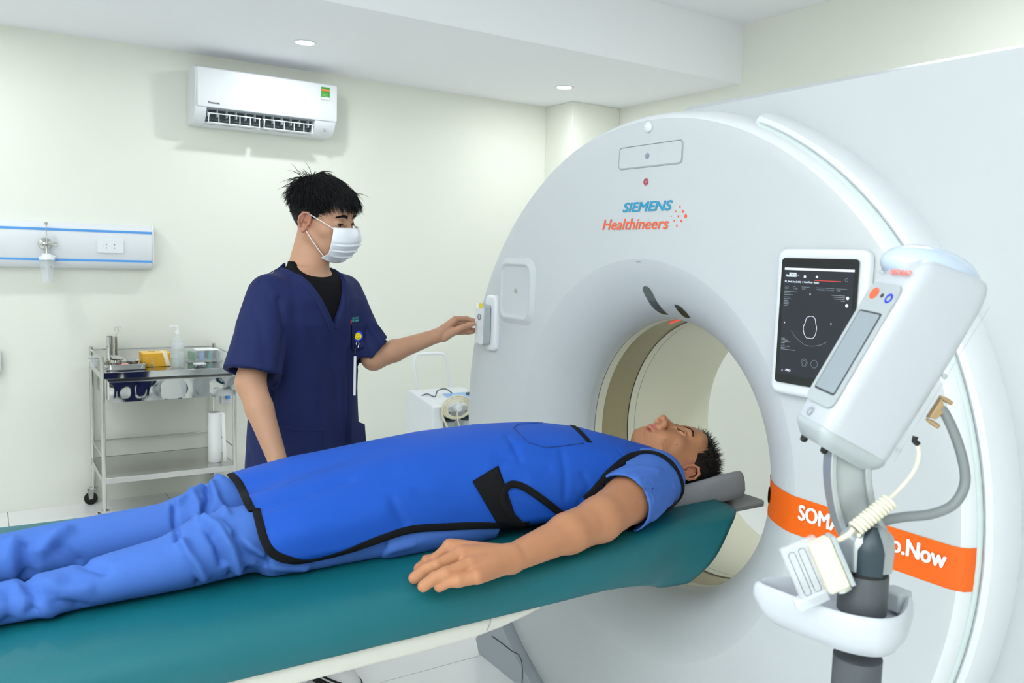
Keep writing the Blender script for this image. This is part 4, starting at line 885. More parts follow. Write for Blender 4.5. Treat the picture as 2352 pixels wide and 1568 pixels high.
hb = [onY(958, 905, 4.68), onY(952, 835, 4.68), onY(954, 822, 4.68), onY(964, 813.5, 4.68), onY(1010, 812, 4.68), onY(1022, 817, 4.68), onY(1027, 830, 4.68), onY(1034, 900, 4.68)]
hb[0] = Vector((hb[0].x + .005, 4.68, SZ)); hb[-1] = Vector((hb[-1].x, 4.68, SZ))
MB().tube([hb[0]] + spline(hb[1:-1], 6) + [hb[-1]], .009, 12).build('handle', 'plastic_bright', su)
for x in (SX + .03, SX1 - .03):
    for y in (SYf + .03, SYb - .03): MB().lathe([(-.01, .008), (-.01, .02), (.01, .02), (.01, .008)], (x, y, .0205), (1, 0, 0), 18).build('wheel', 'rubber_black', su)
for jx, lab in ((SX + .145, 'left glass suction jar with black lid'), (SX + .275, 'right glass suction jar beside the tubing')):
    jt = thing('suction_jar', lab, 'jar', (jx, SYf + .075, .121)); jb = (jx, SYf + .075, .122)
    MB().lathe([(0, 0), (0, .052), (.01, .056), (.26, .056), (.29, .046), (.31, .036), (.335, .036), (.333, .033), (.31, .033), (.288, .043), (.258, .053), (.012, .053), (.004, 0)], jb, (0, 0, 1), 32, capends=False).build('glass', 'glass', jt)
    MB().lathe([(.33, .04), (.334, .045), (.345, .045), (.35, .038), (.352, 0)], jb, (0, 0, 1), 28).build('lid', 'plastic_dark', jt)
    MB().lathe([(.35, .01), (.385, .009), (.387, 0)], jb, (0, 0, 1), 14).build('valve', 'rubber_black', jt)
tu = thing('suction_tubing', 'coiled cream suction tubing hung on the front of the suction machine', 'tubing', (SX + .25, SYf - .01, SZ - .16))
tc = Vector((onY(1050, 932, SYf - .02).x, SYf - .018, onY(1050, 935, SYf - .02).z))
for k in range(3):
    MB().tube([tc + Vector(((.098 - .012 * k) * math.cos(a), -.006 * k, (.068 - .008 * k) * math.sin(a) - .004 * k)) for a in np.linspace(0, 2 * PI, 48)[:-1]], .0058, 8, closed=True).build('tube_loop', 'tube_cream', tu)
MB().tube(spline([tc + Vector((-.09, 0, .02)), tc + Vector((-.10, 0, -.03)), tc + Vector((-.07, 0, -.10)), tc + Vector((-.03, 0, -.17)), tc + Vector((.02, 0, -.22))], 8), .006, 8).build('tube_end', 'tube_cream', tu)
MB().tube(spline([tc + Vector((.03, -.01, .04)), tc + Vector((.0, -.012, -.0)), tc + Vector((.0, -.012, -.07)), tc + Vector((.03, 0, -.15))], 8), .005, 8).build('tube_end', 'tube_cream', tu)
MB().lathe([(-.02, .018), (-.016, .024), (.016, .024), (.02, .018)], tc + Vector((-.0, -.01, 0)), (.3, -1, .1), 20).build('filter', 'plastic_white', tu)

# ================================================================== INJECTOR STAND
IX, IY = .975, .635
ij = thing('injector', 'contrast injector head on a grey pole in the right foreground', 'injector', (IX, IY, 0))
pz = lambda py: onY(1985, py, IY).z
PR = .031
MB().tube([(IX, IY, .08), (IX, IY, pz(1500))], PR, 36).build('pole', 'pole_grey', ij)
MB().lathe([(0, .26), (.03, .25), (.05, .12), (.09, .05), (.10, .032)], (IX, IY, .02), (0, 0, 1), 40).build('base', 'plastic_grey', ij)
MB().lathe([(pz(1398), PR), (pz(1316), PR), (pz(1312), PR - .001)], (IX, IY, 0), (0, 0, 1), 40).build('sleeve', 'pole_grey', ij)
MB().lathe([(pz(1313), PR - .0008), (pz(1300), PR - .0008)], (IX, IY, 0), (0, 0, 1), 40).build('collar_gap', 'rubber_black', ij)
# collar: octagonal casting with a dark inset
zc0, zc1, zc2, zc3 = pz(1301), pz(1250), pz(1232), pz(1212)
tcam = Vector((-IX, -IY, 0)).normalized(); tr_ = Vector((-tcam.y, tcam.x, 0))
ob = [(math.cos(a), math.sin(a)) for a in np.linspace(PI / 8, 2 * PI + PI / 8, 9)[:-1]]
vs_ = []; secs = [(zc0, .0335), (zc1, .0350), (zc2, .033), (zc3, .022)]
for z, r in secs: vs_ += [Vector((IX, IY, z)) + tr_ * (a * r * 1.06) + tcam * (b * r) for a, b in ob]
MB().add(vs_, [(i * 8 + k, i * 8 + (k + 1) % 8, (i + 1) * 8 + (k + 1) % 8, (i + 1) * 8 + k) for i in range(3) for k in range(8)] + [tuple(range(7, -1, -1)), tuple(range(24, 32))]).build('collar', 'aluminium', ij, bevel=0.0015)
vs_ = []
for z, r, k_ in ((zc0 - .001, .0345, 1), (zc1, .036, 1), (zc2 + .001, .032, .9), (zc3 + .006, .018, .7)):
    for a in np.linspace(-.48, .48, 9): vs_.append(Vector((IX, IY, z)) + tr_ * (math.sin(a) * r * k_ + .006) + tcam * (math.cos(a) * r))
MB().add(vs_, [(i * 9 + k, i * 9 + k + 1, (i + 1) * 9 + k + 1, (i + 1) * 9 + k) for i in range(3) for k in range(8)]).build('collar_inset', 'plastic_dark', ij, angle=60)
# boat-shaped tray round the pole
zt_ = pz(1384)
rim = [(1734, 1340), (1740, 1330), (1765, 1326), (1830, 1325), (1900, 1331), (1975, 1340), (2050, 1345), (2083, 1353), (2098, 1372), (2096, 1398), (2078, 1420), (2040, 1429), (1990, 1425), (1930, 1412), (1860, 1389), (1790, 1363)]
rp3 = spline([onZ(a, b, zt_) for a, b in rim], 4, True); cc = sum(rp3, Vector()) / len(rp3)
def trsec(sc_, dz, sh=Vector((0, 0, 0))): return [cc + (p - cc) * sc_ + Vector((0, 0, dz)) + sh for p in rp3]
pc = Vector((IX, IY, zt_)); sh_ = (pc - cc) * .25
S_ = [trsec(.80, -.026), trsec(.84, -.012), trsec(.885, -.001), trsec(.93, .0025), trsec(.97, .001), trsec(1.0, -.005), trsec(1.0, -.018, sh_ * .1), trsec(.93, -.036, sh_ * .5), trsec(.78, -.052, sh_ * .9), trsec(.5, -.060, sh_ * 1.2)]
nn_ = len(rp3); vs_ = [p for s_ in S_ for p in s_]
MB().add(vs_, [(i * nn_ + k, i * nn_ + (k + 1) % nn_, (i + 1) * nn_ + (k + 1) % nn_, (i + 1) * nn_ + k) for i in range(len(S_) - 1) for k in range(nn_)] + [tuple(range(nn_ - 1, -1, -1)), tuple((len(S_) - 1) * nn_ + k for k in range(nn_))]).build('tray', 'injector_white', ij, angle=50)
MB().box((IX + .055, IY - .02, zt_ - .02), (IX + .085, IY + .01, zt_ + .008)).build('tray_clip', 'plastic_grey', ij, bevel=0.004)
# curved cast arm
ap = spline([onD(1990, 1236, 1.115), onD(1972, 1205, 1.115), onD(1957, 1165, 1.115), onD(1947, 1110, 1.115), onD(1946, 1060, 1.115), onD(1955, 1005, 1.115)], 6)
vd = Vector(FW); 
def beam(path, half, th, off=0, lift=0, name='arm', m='aluminium', par=ij):
    vs_ = []
    for i, p in enumerate(path):
        t_ = (path[min(i + 1, len(path) - 1)] - path[max(i - 1, 0)]).normalized(); sd = t_.cross(vd).normalized(); nv = -vd
        c = p + sd * off + nv * lift
        vs_ += [c - sd * half - nv * th, c + sd * half - nv * th, c + sd * half + nv * th, c - sd * half + nv * th]
    n_ = len(path)
    return MB().add(vs_, [(i * 4 + k, i * 4 + (k + 1) % 4, (i + 1) * 4 + (k + 1) % 4, (i + 1) * 4 + k) for i in range(n_ - 1) for k in range(4)] + [(3, 2, 1, 0), tuple((n_ - 1) * 4 + k for k in range(4))]).build(name, m, par, bevel=0.0015)
beam(ap, .024, .006); beam(ap, .0042, .015, .023, 0, 'arm_flange'); beam(ap, .0042, .015, -.023, 0, 'arm_flange')
# injector head
E0, E1 = onD(1897, 985, 1.055), onD(2126, 598, 1.055); R0, R1 = onD(2046, 1067, 1.10), onD(2296, 662, 1.10); L0, L1 = onD(1826, 946, 1.135), onD(2036, 590, 1.135)
def HP(u, w, v): 
    E_, R_, L_ = E0.lerp(E1, v), R0.lerp(R1, v), L0.lerp(L1, v); return E_ + (R_ - E_) * u + (L_ - E_) * w
nf = (-(R0 - E0) + ((L0 - E0).normalized() * (R0 - E0).dot((L0 - E0).normalized()))).normalized()
rr_ = rrect(1, 1, .17, 6)
def hsec(v, ins=0.0, sh=(0, 0)): return [HP(.5 + a * (1 - ins) + sh[0], .5 + b * (1 - ins) + sh[1], v) for a, b in rr_]
def head(secs, name, m, **k):
    S_ = [hsec(*s_) for s_ in secs]; n_ = len(rr_); vs_ = [p for s_ in S_ for p in s_]
    return MB().add(vs_, [(i * n_ + q, i * n_ + (q + 1) % n_, (i + 1) * n_ + (q + 1) % n_, (i + 1) * n_ + q) for i in range(len(S_) - 1) for q in range(n_)] + [tuple(range(n_ - 1, -1, -1)), tuple((len(S_) - 1) * n_ + q for q in range(n_))]).build(name, m, ij, angle=35, **k)
hd = head([(0, .02), (.008, 0), (.25, -.02), (.6, -.03), (.85, -.01), (.94, .03), (.985, .09), (1.01, .18), (1.02, .30)], 'head', 'injector_white', label='white injector head')
head([(-.001, 0.01), (-.02, 0.0), (-.035, .03), (-.055, .10, (0, -.01)), (-.085, .24, (.0, .03)), (-.09, .30)], 'head_base', 'plastic_grey')
for (u, w) in ((.35, .45), (.2, .8)): 
    c = HP(u, w, -.075); MB().lathe([(0, .006), (.010, .0045), (.012, 0)], c, (E0 - E1).normalized(), 10).build('underside_knob', 'rubber_black', ij)
# blue-white dome behind the top
dc_ = HP(.62, .55, .985); du, dv, dw_ = (R1 - E1).normalized(), (E1 - E0).normalized(), (L1 - E1).normalized()
MB().sphere(HP(.50, .80, 1.0), (.078, .034, .052), 32, 20, ax=(du, dv, dw_)).build('dome', 'dome_blue', ij)
# control panel on the narrow face
def FPt(w, v, off): return HP(-.012, w, v) + nf * off
def face_plate(w0, w1, v0, v1, r, off, th, name, m, par, seg=6):
    W_ = (FPt(w1, v0, 0) - FPt(w0, v0, 0)).length; V_ = (FPt(w0, v1, 0) - FPt(w0, v0, 0)).length
    pts = rrect(W_, V_, r, seg); out = []
    for d_ in (off, off + th): out += [FPt(w0 + (a / W_ + .5) * (w1 - w0), v0 + (b / V_ + .5) * (v1 - v0), d_) for a, b in pts]
    n_ = len(pts); return MB().add(out, [(i, (i + 1) % n_, n_ + (i + 1) % n_, n_ + i) for i in range(n_)] + [tuple(range(n_ - 1, -1, -1)), tuple(range(n_, 2 * n_))]).build(name, m, par, angle=40)
pnl = face_plate(.10, .90, .10, .84, .012, .0004, .0022, 'control_panel', 'plastic_grey', ij)
face_plate(.19, .80, .17, .665, .004, .0027, .0005, 'screen_frame', 'dark_line', pnl)
face_plate(.215, .775, .18, .655, .003, .0033, .0004, 'lcd_screen', 'lcd', pnl)
for (w_, v_, r, m_) in ((.68, .77, .0085, 'lettering_orange'), (.25, .755, .0070, 'badge_blue'), (.45, .765, .003, 'dark_line')):
    MB().lathe([(0, r), (.0008, r), (.0008, r * (.0 if m_ != 'badge_blue' else .6))], FPt(w_, v_, .0026), nf, 20, capends=False).build('panel_symbol', m_, pnl)
MB().lathe([(0, .006), (.0008, .006), (.0008, .0045)], FPt(.6, .045, .0006), nf, 20, capends=False).build('round_mark', 'seam_grey', ij)
a_ = FPt(.62, .895, .0012); b_ = FPt(.10, .90, .0012); lettering('MEDRAD', a_, b_, (b_ - a_), dv, .0075, 'lettering_orange', ij, bold=.03)
a_ = FPt(.90, .893, .001); b_ = FPt(.70, .895, .001); lettering('CT', a_, b_, (b_ - a_), dv, .006, 'lens_grey', ij)
MB().tube([HP(1.016, .5 - .5, v) + du * 0 for v in np.linspace(.02, .9, 3)], .0003, 4).build('casing_seam', 'seam_grey', ij)
for (px, py) in ((2190, 846), (2068, 1022)):
    c = HP(1.01, .05, .5 if px > 2100 else .08); MB().lathe([(0, .004), (.0015, .004), (.001, 0)], c - vd * .001, -vd, 14).build('screw', 'plastic_grey', ij)
# connector plate and cables
br = [onD(2130, 958, 1.12), onD(2146, 962, 1.12), onD(2166, 945, 1.12), onD(2160, 912, 1.12)]
MB().add([p + vd * .006 for p in br] + [p - vd * .006 for p in br], [(0, 1, 2, 3), (7, 6, 5, 4), (0, 4, 5, 1), (1, 5, 6, 2), (2, 6, 7, 3), (3, 7, 4, 0)]).build('connector_plate', 'brass', ij, bevel=0.001)
for a, b in (((2158, 910), (2186, 926)), ((2128, 962), (2156, 980))):
    MB().tube([onD(*a, 1.12), onD(a[0] * .5 + b[0] * .5, a[1] * .5 + b[1] * .5, 1.12), onD(*b, 1.12)], [.0018, .0035, .003], 10).build('thumb_screw', 'brass', ij)
hs = spline([onD(2158, 938, 1.12), onD(2172, 952, 1.12), onD(2196, 1005, 1.12), onD(2213, 1065, 1.12), onD(2215, 1115, 1.12), onD(2190, 1158, 1.12), onD(2140, 1180, 1.12), onD(2075, 1187, 1.12), onD(2032, 1196, 1.12), onD(2014, 1214, 1.12), Vector((IX, IY, zc2 - .002))], 8)
MB().tube(hs, .0068, 12).build('hose', 'hose_grey', ij)
# warmer hanging by its coiled cord
wm = thing('syringe_warmer', 'cream and clear plastic clip on a coiled cord hanging by the injector tray', 'warmer', onD(1870, 1330, 1.08))
MB().tube([onD(2103, 1002, 1.10), onD(2100, 1012, 1.10), onD(2109, 1020, 1.10)], .004, 8).build('plug', 'rubber_black', wm)
MB().tube(spline([onD(2106, 1016, 1.10), onD(2110, 1045, 1.10), onD(2098, 1083, 1.10), onD(2066, 1122, 1.10), onD(2040, 1148, 1.09)], 8), .0026, 8).build('cord', 'cord_cream', wm)
h0, h1 = onD(2044, 1150, 1.07), onD(1962, 1216, 1.07); ax_ = (h1 - h0).normalized(); u_ = ax_.orthogonal().normalized(); v2 = ax_.cross(u_)
MB().tube([h0.lerp(h1, k / 220) + u_ * (.0085 * math.cos(k * .314)) + v2 * (.0085 * math.sin(k * .314)) for k in range(221)], .0027, 8).build('coiled_cord', 'cord_cream', wm)
MB().tube(spline([onD(1960, 1214, 1.07), onD(1950, 1226, 1.07), onD(1930, 1238, 1.07), onD(1906, 1248, 1.07)], 6), [.003] * 18 + [.0048] if False else .0034, 8).build('cord', 'cord_cream', wm)
ya = (onD(1880, 1240, 1.07) - onD(1925, 1345, 1.07)).normalized(); xa_ = ya.cross(vd).normalized(); za_ = xa_.cross(ya)
bc_ = onD(1902, 1296, 1.07)
MB().obox(bc_, (xa_, ya, za_), (.0145, .035, .010)).build('body', 'cord_cream', wm, bevel=0.004, bseg=3)
MB().obox(bc_ - xa_ * .017 + ya * 0, (xa_, ya, za_), (.003, .034, .012)).build('side', 'plastic_grey', wm, bevel=0.001)
cc_ = onD(1856, 1305, 1.08)
MB().obox(cc_, (xa_, ya, za_), (.025, .038, .006)).build('clear_sleeve', 'clear_box', wm, bevel=0.004, bseg=3)
for k in range(3):
    o_ = cc_ + xa_ * (-.014 + .014 * k) - vd * .0068
    MB().tube([o_ + xa_ * a + ya * b for a, b in rrect(.009, .060, .004)], .0004, 4, closed=True).build('heater_wire', 'pole_grey', wm)
MB().obox(cc_ - ya * .038 + xa_ * .012, (xa_, ya, za_), (.022, .008, .010)).build('sleeve_foot', 'clear_box', wm, bevel=0.003)
sc_ = onD(1938, 1352, 1.075); MB().lathe([(-.008, .006), (-.003, .0075), (.003, .0075), (.008, .005)], sc_, xa_, 14).build('clamp_screw', 'steel', wm)
# ================================================================== PEOPLE
def tint_attr(me, V, val):
    a = me.attributes.new('tint', 'FLOAT', 'POINT'); a.data.foreach_set('value', np.clip(val, 0, 1).astype(np.float32))
def frame(R, T, s): 
    R = np.array(R, float); T = np.array(T, float)
    return lambda p: T + R @ (np.array(p, float) * s)
def add_head(f, R, T, s, closed):
    P = frame(R, T, s); R = np.array(R); E_ = lambda c, r, k=.01, mode='add', Rl=None: f.ell(P(c), np.array(r) * s, R if Rl is None else R @ Rl, k, mode)
    C = lambda a, b, ra, rb, k=.01, mode='add': f.cap(P(a), P(b), ra * s, rb * s, k, mode)
    E_((0, -.014, .030), (.074, .094, .088), .02)                     # cranium
    E_((0, .018, -.022), (.066, .064, .080), .03)                     # mid face
    E_((0, .010, -.072), (.052, .060, .034), .025)                    # jaw
    for sx in (-1, 1):
        C((sx * .060, -.008, -.050), (sx * .030, .062, -.098), .013, .013, .022)   # jaw line
        E_((sx * .045, .050, -.026), (.022, .022, .020), .022)        # cheekbone
        E_((sx * .036, .062, -.058), (.020, .016, .022), .022)        # cheek
    E_((0, .073, -.103), (.023, .0165, .0145), .018)                    # chin
    C((-.036, .073, .022), (.036, .073, .022), .0095, .0095, .018)    # brow ridge
    E_((0, .060, .050), (.055, .022, .035), .02)                      # forehead
    # eye sockets and lids
    for sx in (-1, 1):
        E_((sx * .032, .092, .001), (.018, .013, .0115), .012, 'sub')
        E_((sx * .032, .0665 + (.002 if closed else 0), 0.0), (.0165, .0150, .0125), .004)
        if closed:
            for t in np.linspace(-1, 1, 9):
                f.ell(P((sx * .032 + t * .0145, .0825 - .004 * t * t, -.0050 + .003 * t * t)), np.array((.0022, .0030, .0010)) * s, R, .0008, 'sub')
        else:
            f.ell(P((sx * .032, .0800, -.002)), np.array((.0125, .0050, .0030)) * s, R, .0015, 'sub')
            C((sx * .032 - .012, .0765, .0030), (sx * .032 + .012, .0755, .0030), .0022, .0022, .002)
            C((sx * .032 - .011, .0765, -.0060), (sx * .032 + .011, .0755, -.0060), .0020, .0020, .002)
        C((sx * .016, .078, .013), (sx * .012, .083, .0), .004, .005, .008)
    # nose
    C((0, .079, .006), (0, .099, -.030), .0072, .0095, .009)
    E_((0, .1030, -.0365), (.0120, .0115, .0100), .006)
    for sx in (-1, 1):
        E_((sx * .0140, .0925, -.0405), (.0082, .0108, .0080), .005)
        f.ell(P((sx * .0075, .0985, -.0480)), np.array((.0046, .0062, .0060)) * s, R, .0015, 'sub')
    E_((0, .083, -.053), (.018, .010, .010), .010)
    # lips
    C((-.018, .0775, -.0655), (0, .0865, -.0630), .0028, .0045, .005); C((.018, .0775, -.0655), (0, .0865, -.0630), .0028, .0045, .005)
    C((-.016, .0775, -.0715), (0, .0845, -.0735), .0030, .0055, .005); C((.016, .0775, -.0715), (0, .0845, -.0735), .0030, .0055, .005)
    for t in np.linspace(-1, 1, 13): f.ell(P((t * .0225, .0915 - .0115 * t * t, -.0682 - .001 * t * t)), np.array((.0026, .0045, .0009)) * s, R, .0008, 'sub')
    # ears
    for sx in (-1, 1):
        a = math.radians(-14); Rl = np.array([[1, 0, 0], [0, math.cos(a), -math.sin(a)], [0, math.sin(a), math.cos(a)]]) @ np.array([[math.cos(sx * .38), -math.sin(sx * .38), 0], [math.sin(sx * .38), math.cos(sx * .38), 0], [0, 0, 1]]) 
        oc = np.array((sx * .0795, -.014, -.010))
        q = lambda x, y, z: oc + Rl @ np.array((sx * x, y, z))
        f.ell(P(q(-.004, 0, 0)), np.array((.0060, .0175, .0300)) * s, R @ Rl, .006)
        rimp = [q(.004, .013 * 1.15, .004), q(.006, .012, .020), q(.007, .002, .0305), q(.008, -.012, .0255), q(.008, -.0185, .010), q(.007, -.0165, -.006), q(.005, -.009, -.019), q(.003, .001, -.0275), q(.002, .008, -.022)]
        for a_, b_ in zip(rimp[:-1], rimp[1:]): C(a_, b_, .0034, .0034, .003)
        E_(q(.002, .003, -.026), (.0045, .0075, .0085), .004)
        f.ell(P(q(.0055, -.002, .004)), np.array((.0052, .0092, .0165)) * s, R @ Rl, .003, 'sub')
        C(q(.003, -.008, .018), q(.0035, -.009, -.006), .0026, .0030, .003)
        E_(q(.003, .0125, -.004), (.004, .0040, .0060), .003)
        E_(q(.001, .004, -.004), (.006, .0045, .006), .002, 'sub')
    return P
def head_tint(V, R, T, s):
    L = (V - np.array(T)) @ np.array(R) / s
    x, y, z = L.T
    t = np.zeros(len(V))
    cz = -.0682; top = .0085 * (1 - (x / .026) ** 2); bot = .0110 * (1 - (x / .024) ** 2)
    m = (np.abs(x) < .025) & (y > .072) & (z < cz + top) & (z > cz - bot); t[m] = .85
    ear = (np.abs(x) > .070) & (np.abs(z + .01) < .045) & (np.abs(y + .014) < .03); t[ear] = .35
    t += .35 * np.exp(-((x / .014) ** 2 + ((y - .10) / .012) ** 2 + ((z + .038) / .012) ** 2))
    return t
def add_finger(f, pts, rs, k=.003):
    for a, b, ra, rb in zip(pts[:-1], pts[1:], rs[:-1], rs[1:]): f.cap(a, b, ra, rb, k)
    return f
def strands(roots, dirs, length, r, material, name, parent, grav=(0, 0, -1), curl=.3, segs=5, seed=1, gk=.5, label=None):
    """tapered hair strands as fine three-sided tubes, one mesh"""
    g = np.random.default_rng(seed); n = len(roots); P = np.array(roots, float); d = np.array(dirs, float); d /= np.linalg.norm(d, axis=1)[:, None]
    L = np.array(length, float) * np.ones(n); G = np.array(grav, float); pts = [P.copy()]; ph = g.uniform(0, 6.28, n); c1 = g.normal(size=(n, 3)) * curl
    for i in range(segs):
        st = L / segs; d = d + G * gk / segs + c1 * (.35 * math.cos(i * 1.3)); d /= np.linalg.norm(d, axis=1)[:, None]
        pts.append(pts[-1] + d * st[:, None])
    pts = np.stack(pts, 1); V = []; m = 3
    side = np.cross(pts[:, -1] - pts[:, 0], g.normal(size=(n, 3))); side /= np.linalg.norm(side, axis=1)[:, None] + 1e-9
    up = np.cross(pts[:, -1] - pts[:, 0], side); up /= np.linalg.norm(up, axis=1)[:, None] + 1e-9
    for i in range(segs + 1):
        rr = r * (1 - (i / segs) ** 2 * .92)
        for k in range(m): a = 2 * PI * k / m; V.append(pts[:, i] + side * (math.cos(a) * rr) + up * (math.sin(a) * rr))
    V = np.stack(V, 1).reshape(-1, 3); b = np.arange(n)[:, None] * (m * (segs + 1)); Q = []
    for i in range(segs):
        for k in range(m): Q.append(b + np.array([[i * m + k, i * m + (k + 1) % m, (i + 1) * m + (k + 1) % m, (i + 1) * m + k]]))
    me = np_mesh(V, np.concatenate(Q)); o = link_mesh(name, me, material, parent, angle=None, label=label); o['kind'] = 'stuff'; return o

# ------------------------------------------------------------------ patient
pat = thing('person', 'person lying on their back on the teal table in blue scrubs and a lead apron', 'person', (.9, 1.70, TZ))
HR = np.array([[.113, .026, .993], [.983, .144, -.116], [-.146, .989, -.009]]); u_, _, v_ = np.linalg.svd(HR); HR = u_ @ v_
def rot_axis(ax, deg): return np.array(Matrix.Rotation(math.radians(deg), 3, Vector(ax)))
HR = rot_axis(HR[:, 0], 3) @ HR; HR = rot_axis(HR[:, 2], 7) @ HR
# make columns right-handed: local x = the patient's right side
HR = np.array(HR); 
if np.linalg.det(HR) < 0: HR[:, 0] *= -1
HT, HS = np.array((1.630, 1.678, .898)), 1.12
ex = np.array([.38, .45, .60, .75, .90, 1.05, 1.20, 1.33, 1.43, 1.50, 1.57])
eyc = np.array([1.725, 1.73, 1.735, 1.735, 1.73, 1.715, 1.70, 1.692, 1.685, 1.68, 1.675])
ea = np.array([.205, .205, .202, .198, .196, .194, .192, .188, .165, .125, .085])
ezt = np.array([.960, .972, 1.000, 1.017, 1.032, 1.043, 1.039, 1.018, .990, .968, .945]) - .012
def env(X): return np.interp(X, ex, eyc), np.interp(X, ex, ea), np.interp(X, ex, ezt)
def loft_field(ins, zlow=.818, z0=.865):
    def f_(X, Y, Z):
        yc, a, zt = env(X); a = a - ins; b = np.where(Z > z0, zt - ins - z0, z0 - zlow - ins * .3); n = 2.35
        k = (np.abs((Y - yc) / a) ** n + np.abs((Z - z0) / np.maximum(b, .01)) ** n + 1e-9) ** (1 / n)
        dx = np.maximum(np.maximum(.70 - X, X - 1.55), -1)
        return np.maximum((k - 1) * np.minimum(a, b) * .9, dx * .8)
    return f_
def clampin(V, m, xmax):
    X, Y, Z = V.T; yc, a, zt = env(X); a = a + .004 - m; z0 = .865; n = 2.3
    t = np.clip(np.abs((Y - yc) / a), 0, 1); zz = z0 + (zt + .006 - m - z0) * (1 - t ** n) ** (1 / n)
    zz -= .030 * np.maximum(0, 1 - (X - .40) / .42) * np.exp(-((Y - 1.715) / .045) ** 2)
    w_ = np.clip((X - .43) / .04, 0, 1) * ((X < xmax) | ((Y > 1.62) & (X < 1.54))) * (t < .985) * (Y > yc - a * 1.0)
    V = V.copy(); V[:, 2] = np.where((w_ > 0) & (Z > zz), Z * (1 - w_) + zz * w_, Z); return V
zt_h = lambda px, py, z: np.array(onZ(px, py, z))
shN, elN, wrN = np.array((1.44, 1.545, .892)), zt_h(1378, 1192, .868), zt_h(1172, 1283, .846)
f = Field([(-.9, .60, .012), (.60, .95, .0021), (.95, 1.50, .0045), (1.50, 1.92, .0021)], [(1.26, 1.50, .0021), (1.50, 1.58, .003), (1.58, 1.80, .0022), (1.80, 2.12, .008)], [(.80, .90, .0021), (.90, 1.03, .0024), (1.03, 1.08, .006)])
f.fn((.7, 1.45, .81), (1.56, 1.95, 1.06), loft_field(.022), .02)
for (a, b, ra, rb) in (((1.05, 1.65, .885), (.62, 1.64, .865), .048, .040), ((.62, 1.64, .862), (.32, 1.605, .842), .038, .024), ((.32, 1.605, .842), (-.15, 1.59, .831), .024, .016), ((1.05, 1.79, .885), (.62, 1.815, .872), .048, .046), ((.62, 1.815, .872), (.30, 1.785, .844), .042, .026), ((.30, 1.785, .844), (-.15, 1.765, .834), .026, .020)): f.cap(a, b, ra, rb, .02)
f.cap(shN, (shN + elN) / 2, .058, .056, .02); f.cap((shN + elN) / 2, elN, .056, .050, .02)
fa = elN * .62 + wrN * .38
f.cap(elN, fa, .047, .045, .02); f.cap(fa, wrN, .045, .031, .015, sq=((0, 0, 1), .86))
f.cap((1.43, 1.86, .892), (1.20, 1.945, .868), .055, .045, .02); f.cap((1.20, 1.945, .868), (.96, 1.97, .85), .045, .028, .015)
P_ = add_head(f, HR, HT, HS, True)
f.cap(P_((0, -.028, -.05)), (1.50, 1.685, .885), .057, .062, .02); f.cap(P_((0, .0, -.07)), (1.52, 1.685, .92), .045, .045, .02)
# near hand, palm down on the table
kn = [zt_h(1034, 1256, .868), zt_h(1060, 1272, .867), zt_h(1080, 1296, .857), zt_h(1096, 1323, .843)]
pip = [zt_h(1000, 1286, .850), zt_h(1004, 1299, .852), zt_h(1024, 1318, .848), zt_h(1052, 1334, .838)]
tip = [zt_h(962, 1306, .826), zt_h(951, 1327, .825), zt_h(972, 1346, .824), zt_h(1009, 1347, .823)]
for i in range(4):
    f.cap(wrN, kn[i], .027, (.0172, .0175, .0168, .0158)[i], .008)
    r = (.0124, .0130, .0128, .0118)[i]; dip = (pip[i] + tip[i]) / 2 + np.array((0, 0, .005))
    add_finger(f, [kn[i], pip[i], dip, tip[i]], [r * 1.18, r * 1.04, r * .95, r * .88], .0022)
    f.ell(pip[i] + (0, 0, .002), (r * 1.15, r * 1.08, r * 1.0), None, .003)
    if i: f.cap((kn[i] + kn[i - 1]) / 2 * .5 + wrN * .5, (kn[i] + kn[i - 1]) / 2 + (0, 0, -.006), .018, .010, .010)
th = [wrN + (-.03, .025, -.002), (kn[0] + wrN) / 2 + (-.005, .028, -.020), kn[0] + (-.02, .026, -.030), zt_h(978, 1284, .832)]
add_finger(f, th, [.016, .0145, .0115, .0092], .006)
# far hand beside the hip
fw = np.array((.96, 1.97, .85))
for k, dy in enumerate((-.03, -.01, .01, .03)): f.cap(fw, fw + (-.09, dy, -.01), .02, .011, .008); add_finger(f, [fw + (-.09, dy, -.01), fw + (-.125, dy, -.012), fw + (-.16, dy, -.018)], [.010, .009, .008])
add_finger(f, [fw + (-.03, -.03, 0), fw + (-.07, -.055, -.01), fw + (-.10, -.055, -.02)], [.013, .011, .008])
V, Q = f.mesh(1); V[:, 2] = np.maximum(V[:, 2], TZ + .004 - .03 * (V[:, 0] > 1.55)); V = clampin(V, .020, 1.30)
me = np_mesh(V, Q); tn = head_tint(V, HR, HT, HS)
for p in pip: tn += .25 * np.exp(-(np.linalg.norm(V - p - [0, 0, .006], axis=1) / .007) ** 2)
for p in kn: tn += .18 * np.exp(-(np.linalg.norm(V - p - [0, 0, .010], axis=1) / .010) ** 2)
for p in ((1524, 1012), (1553, 1020)): tn += 0
tint_attr(me, V, tn); bodyB = bvh_of(me); link_mesh('body', me, 'skin_patient', pat, angle=None)
# nails
for i in range(4):
    c = tip[i]; d = (tip[i] - pip[i]); d /= np.linalg.norm(d); up_ = np.array((0, 0, 1.)) - d * d[2]; up_ /= np.linalg.norm(up_); sd = np.cross(d, up_)
    MB().sphere(c - d * .0045 + up_ * .0100, (.0062, .0054, .0020), 12, 8, ax=(Vector(d), Vector(sd), Vector(up_))).build('nail', 'nail', pat)
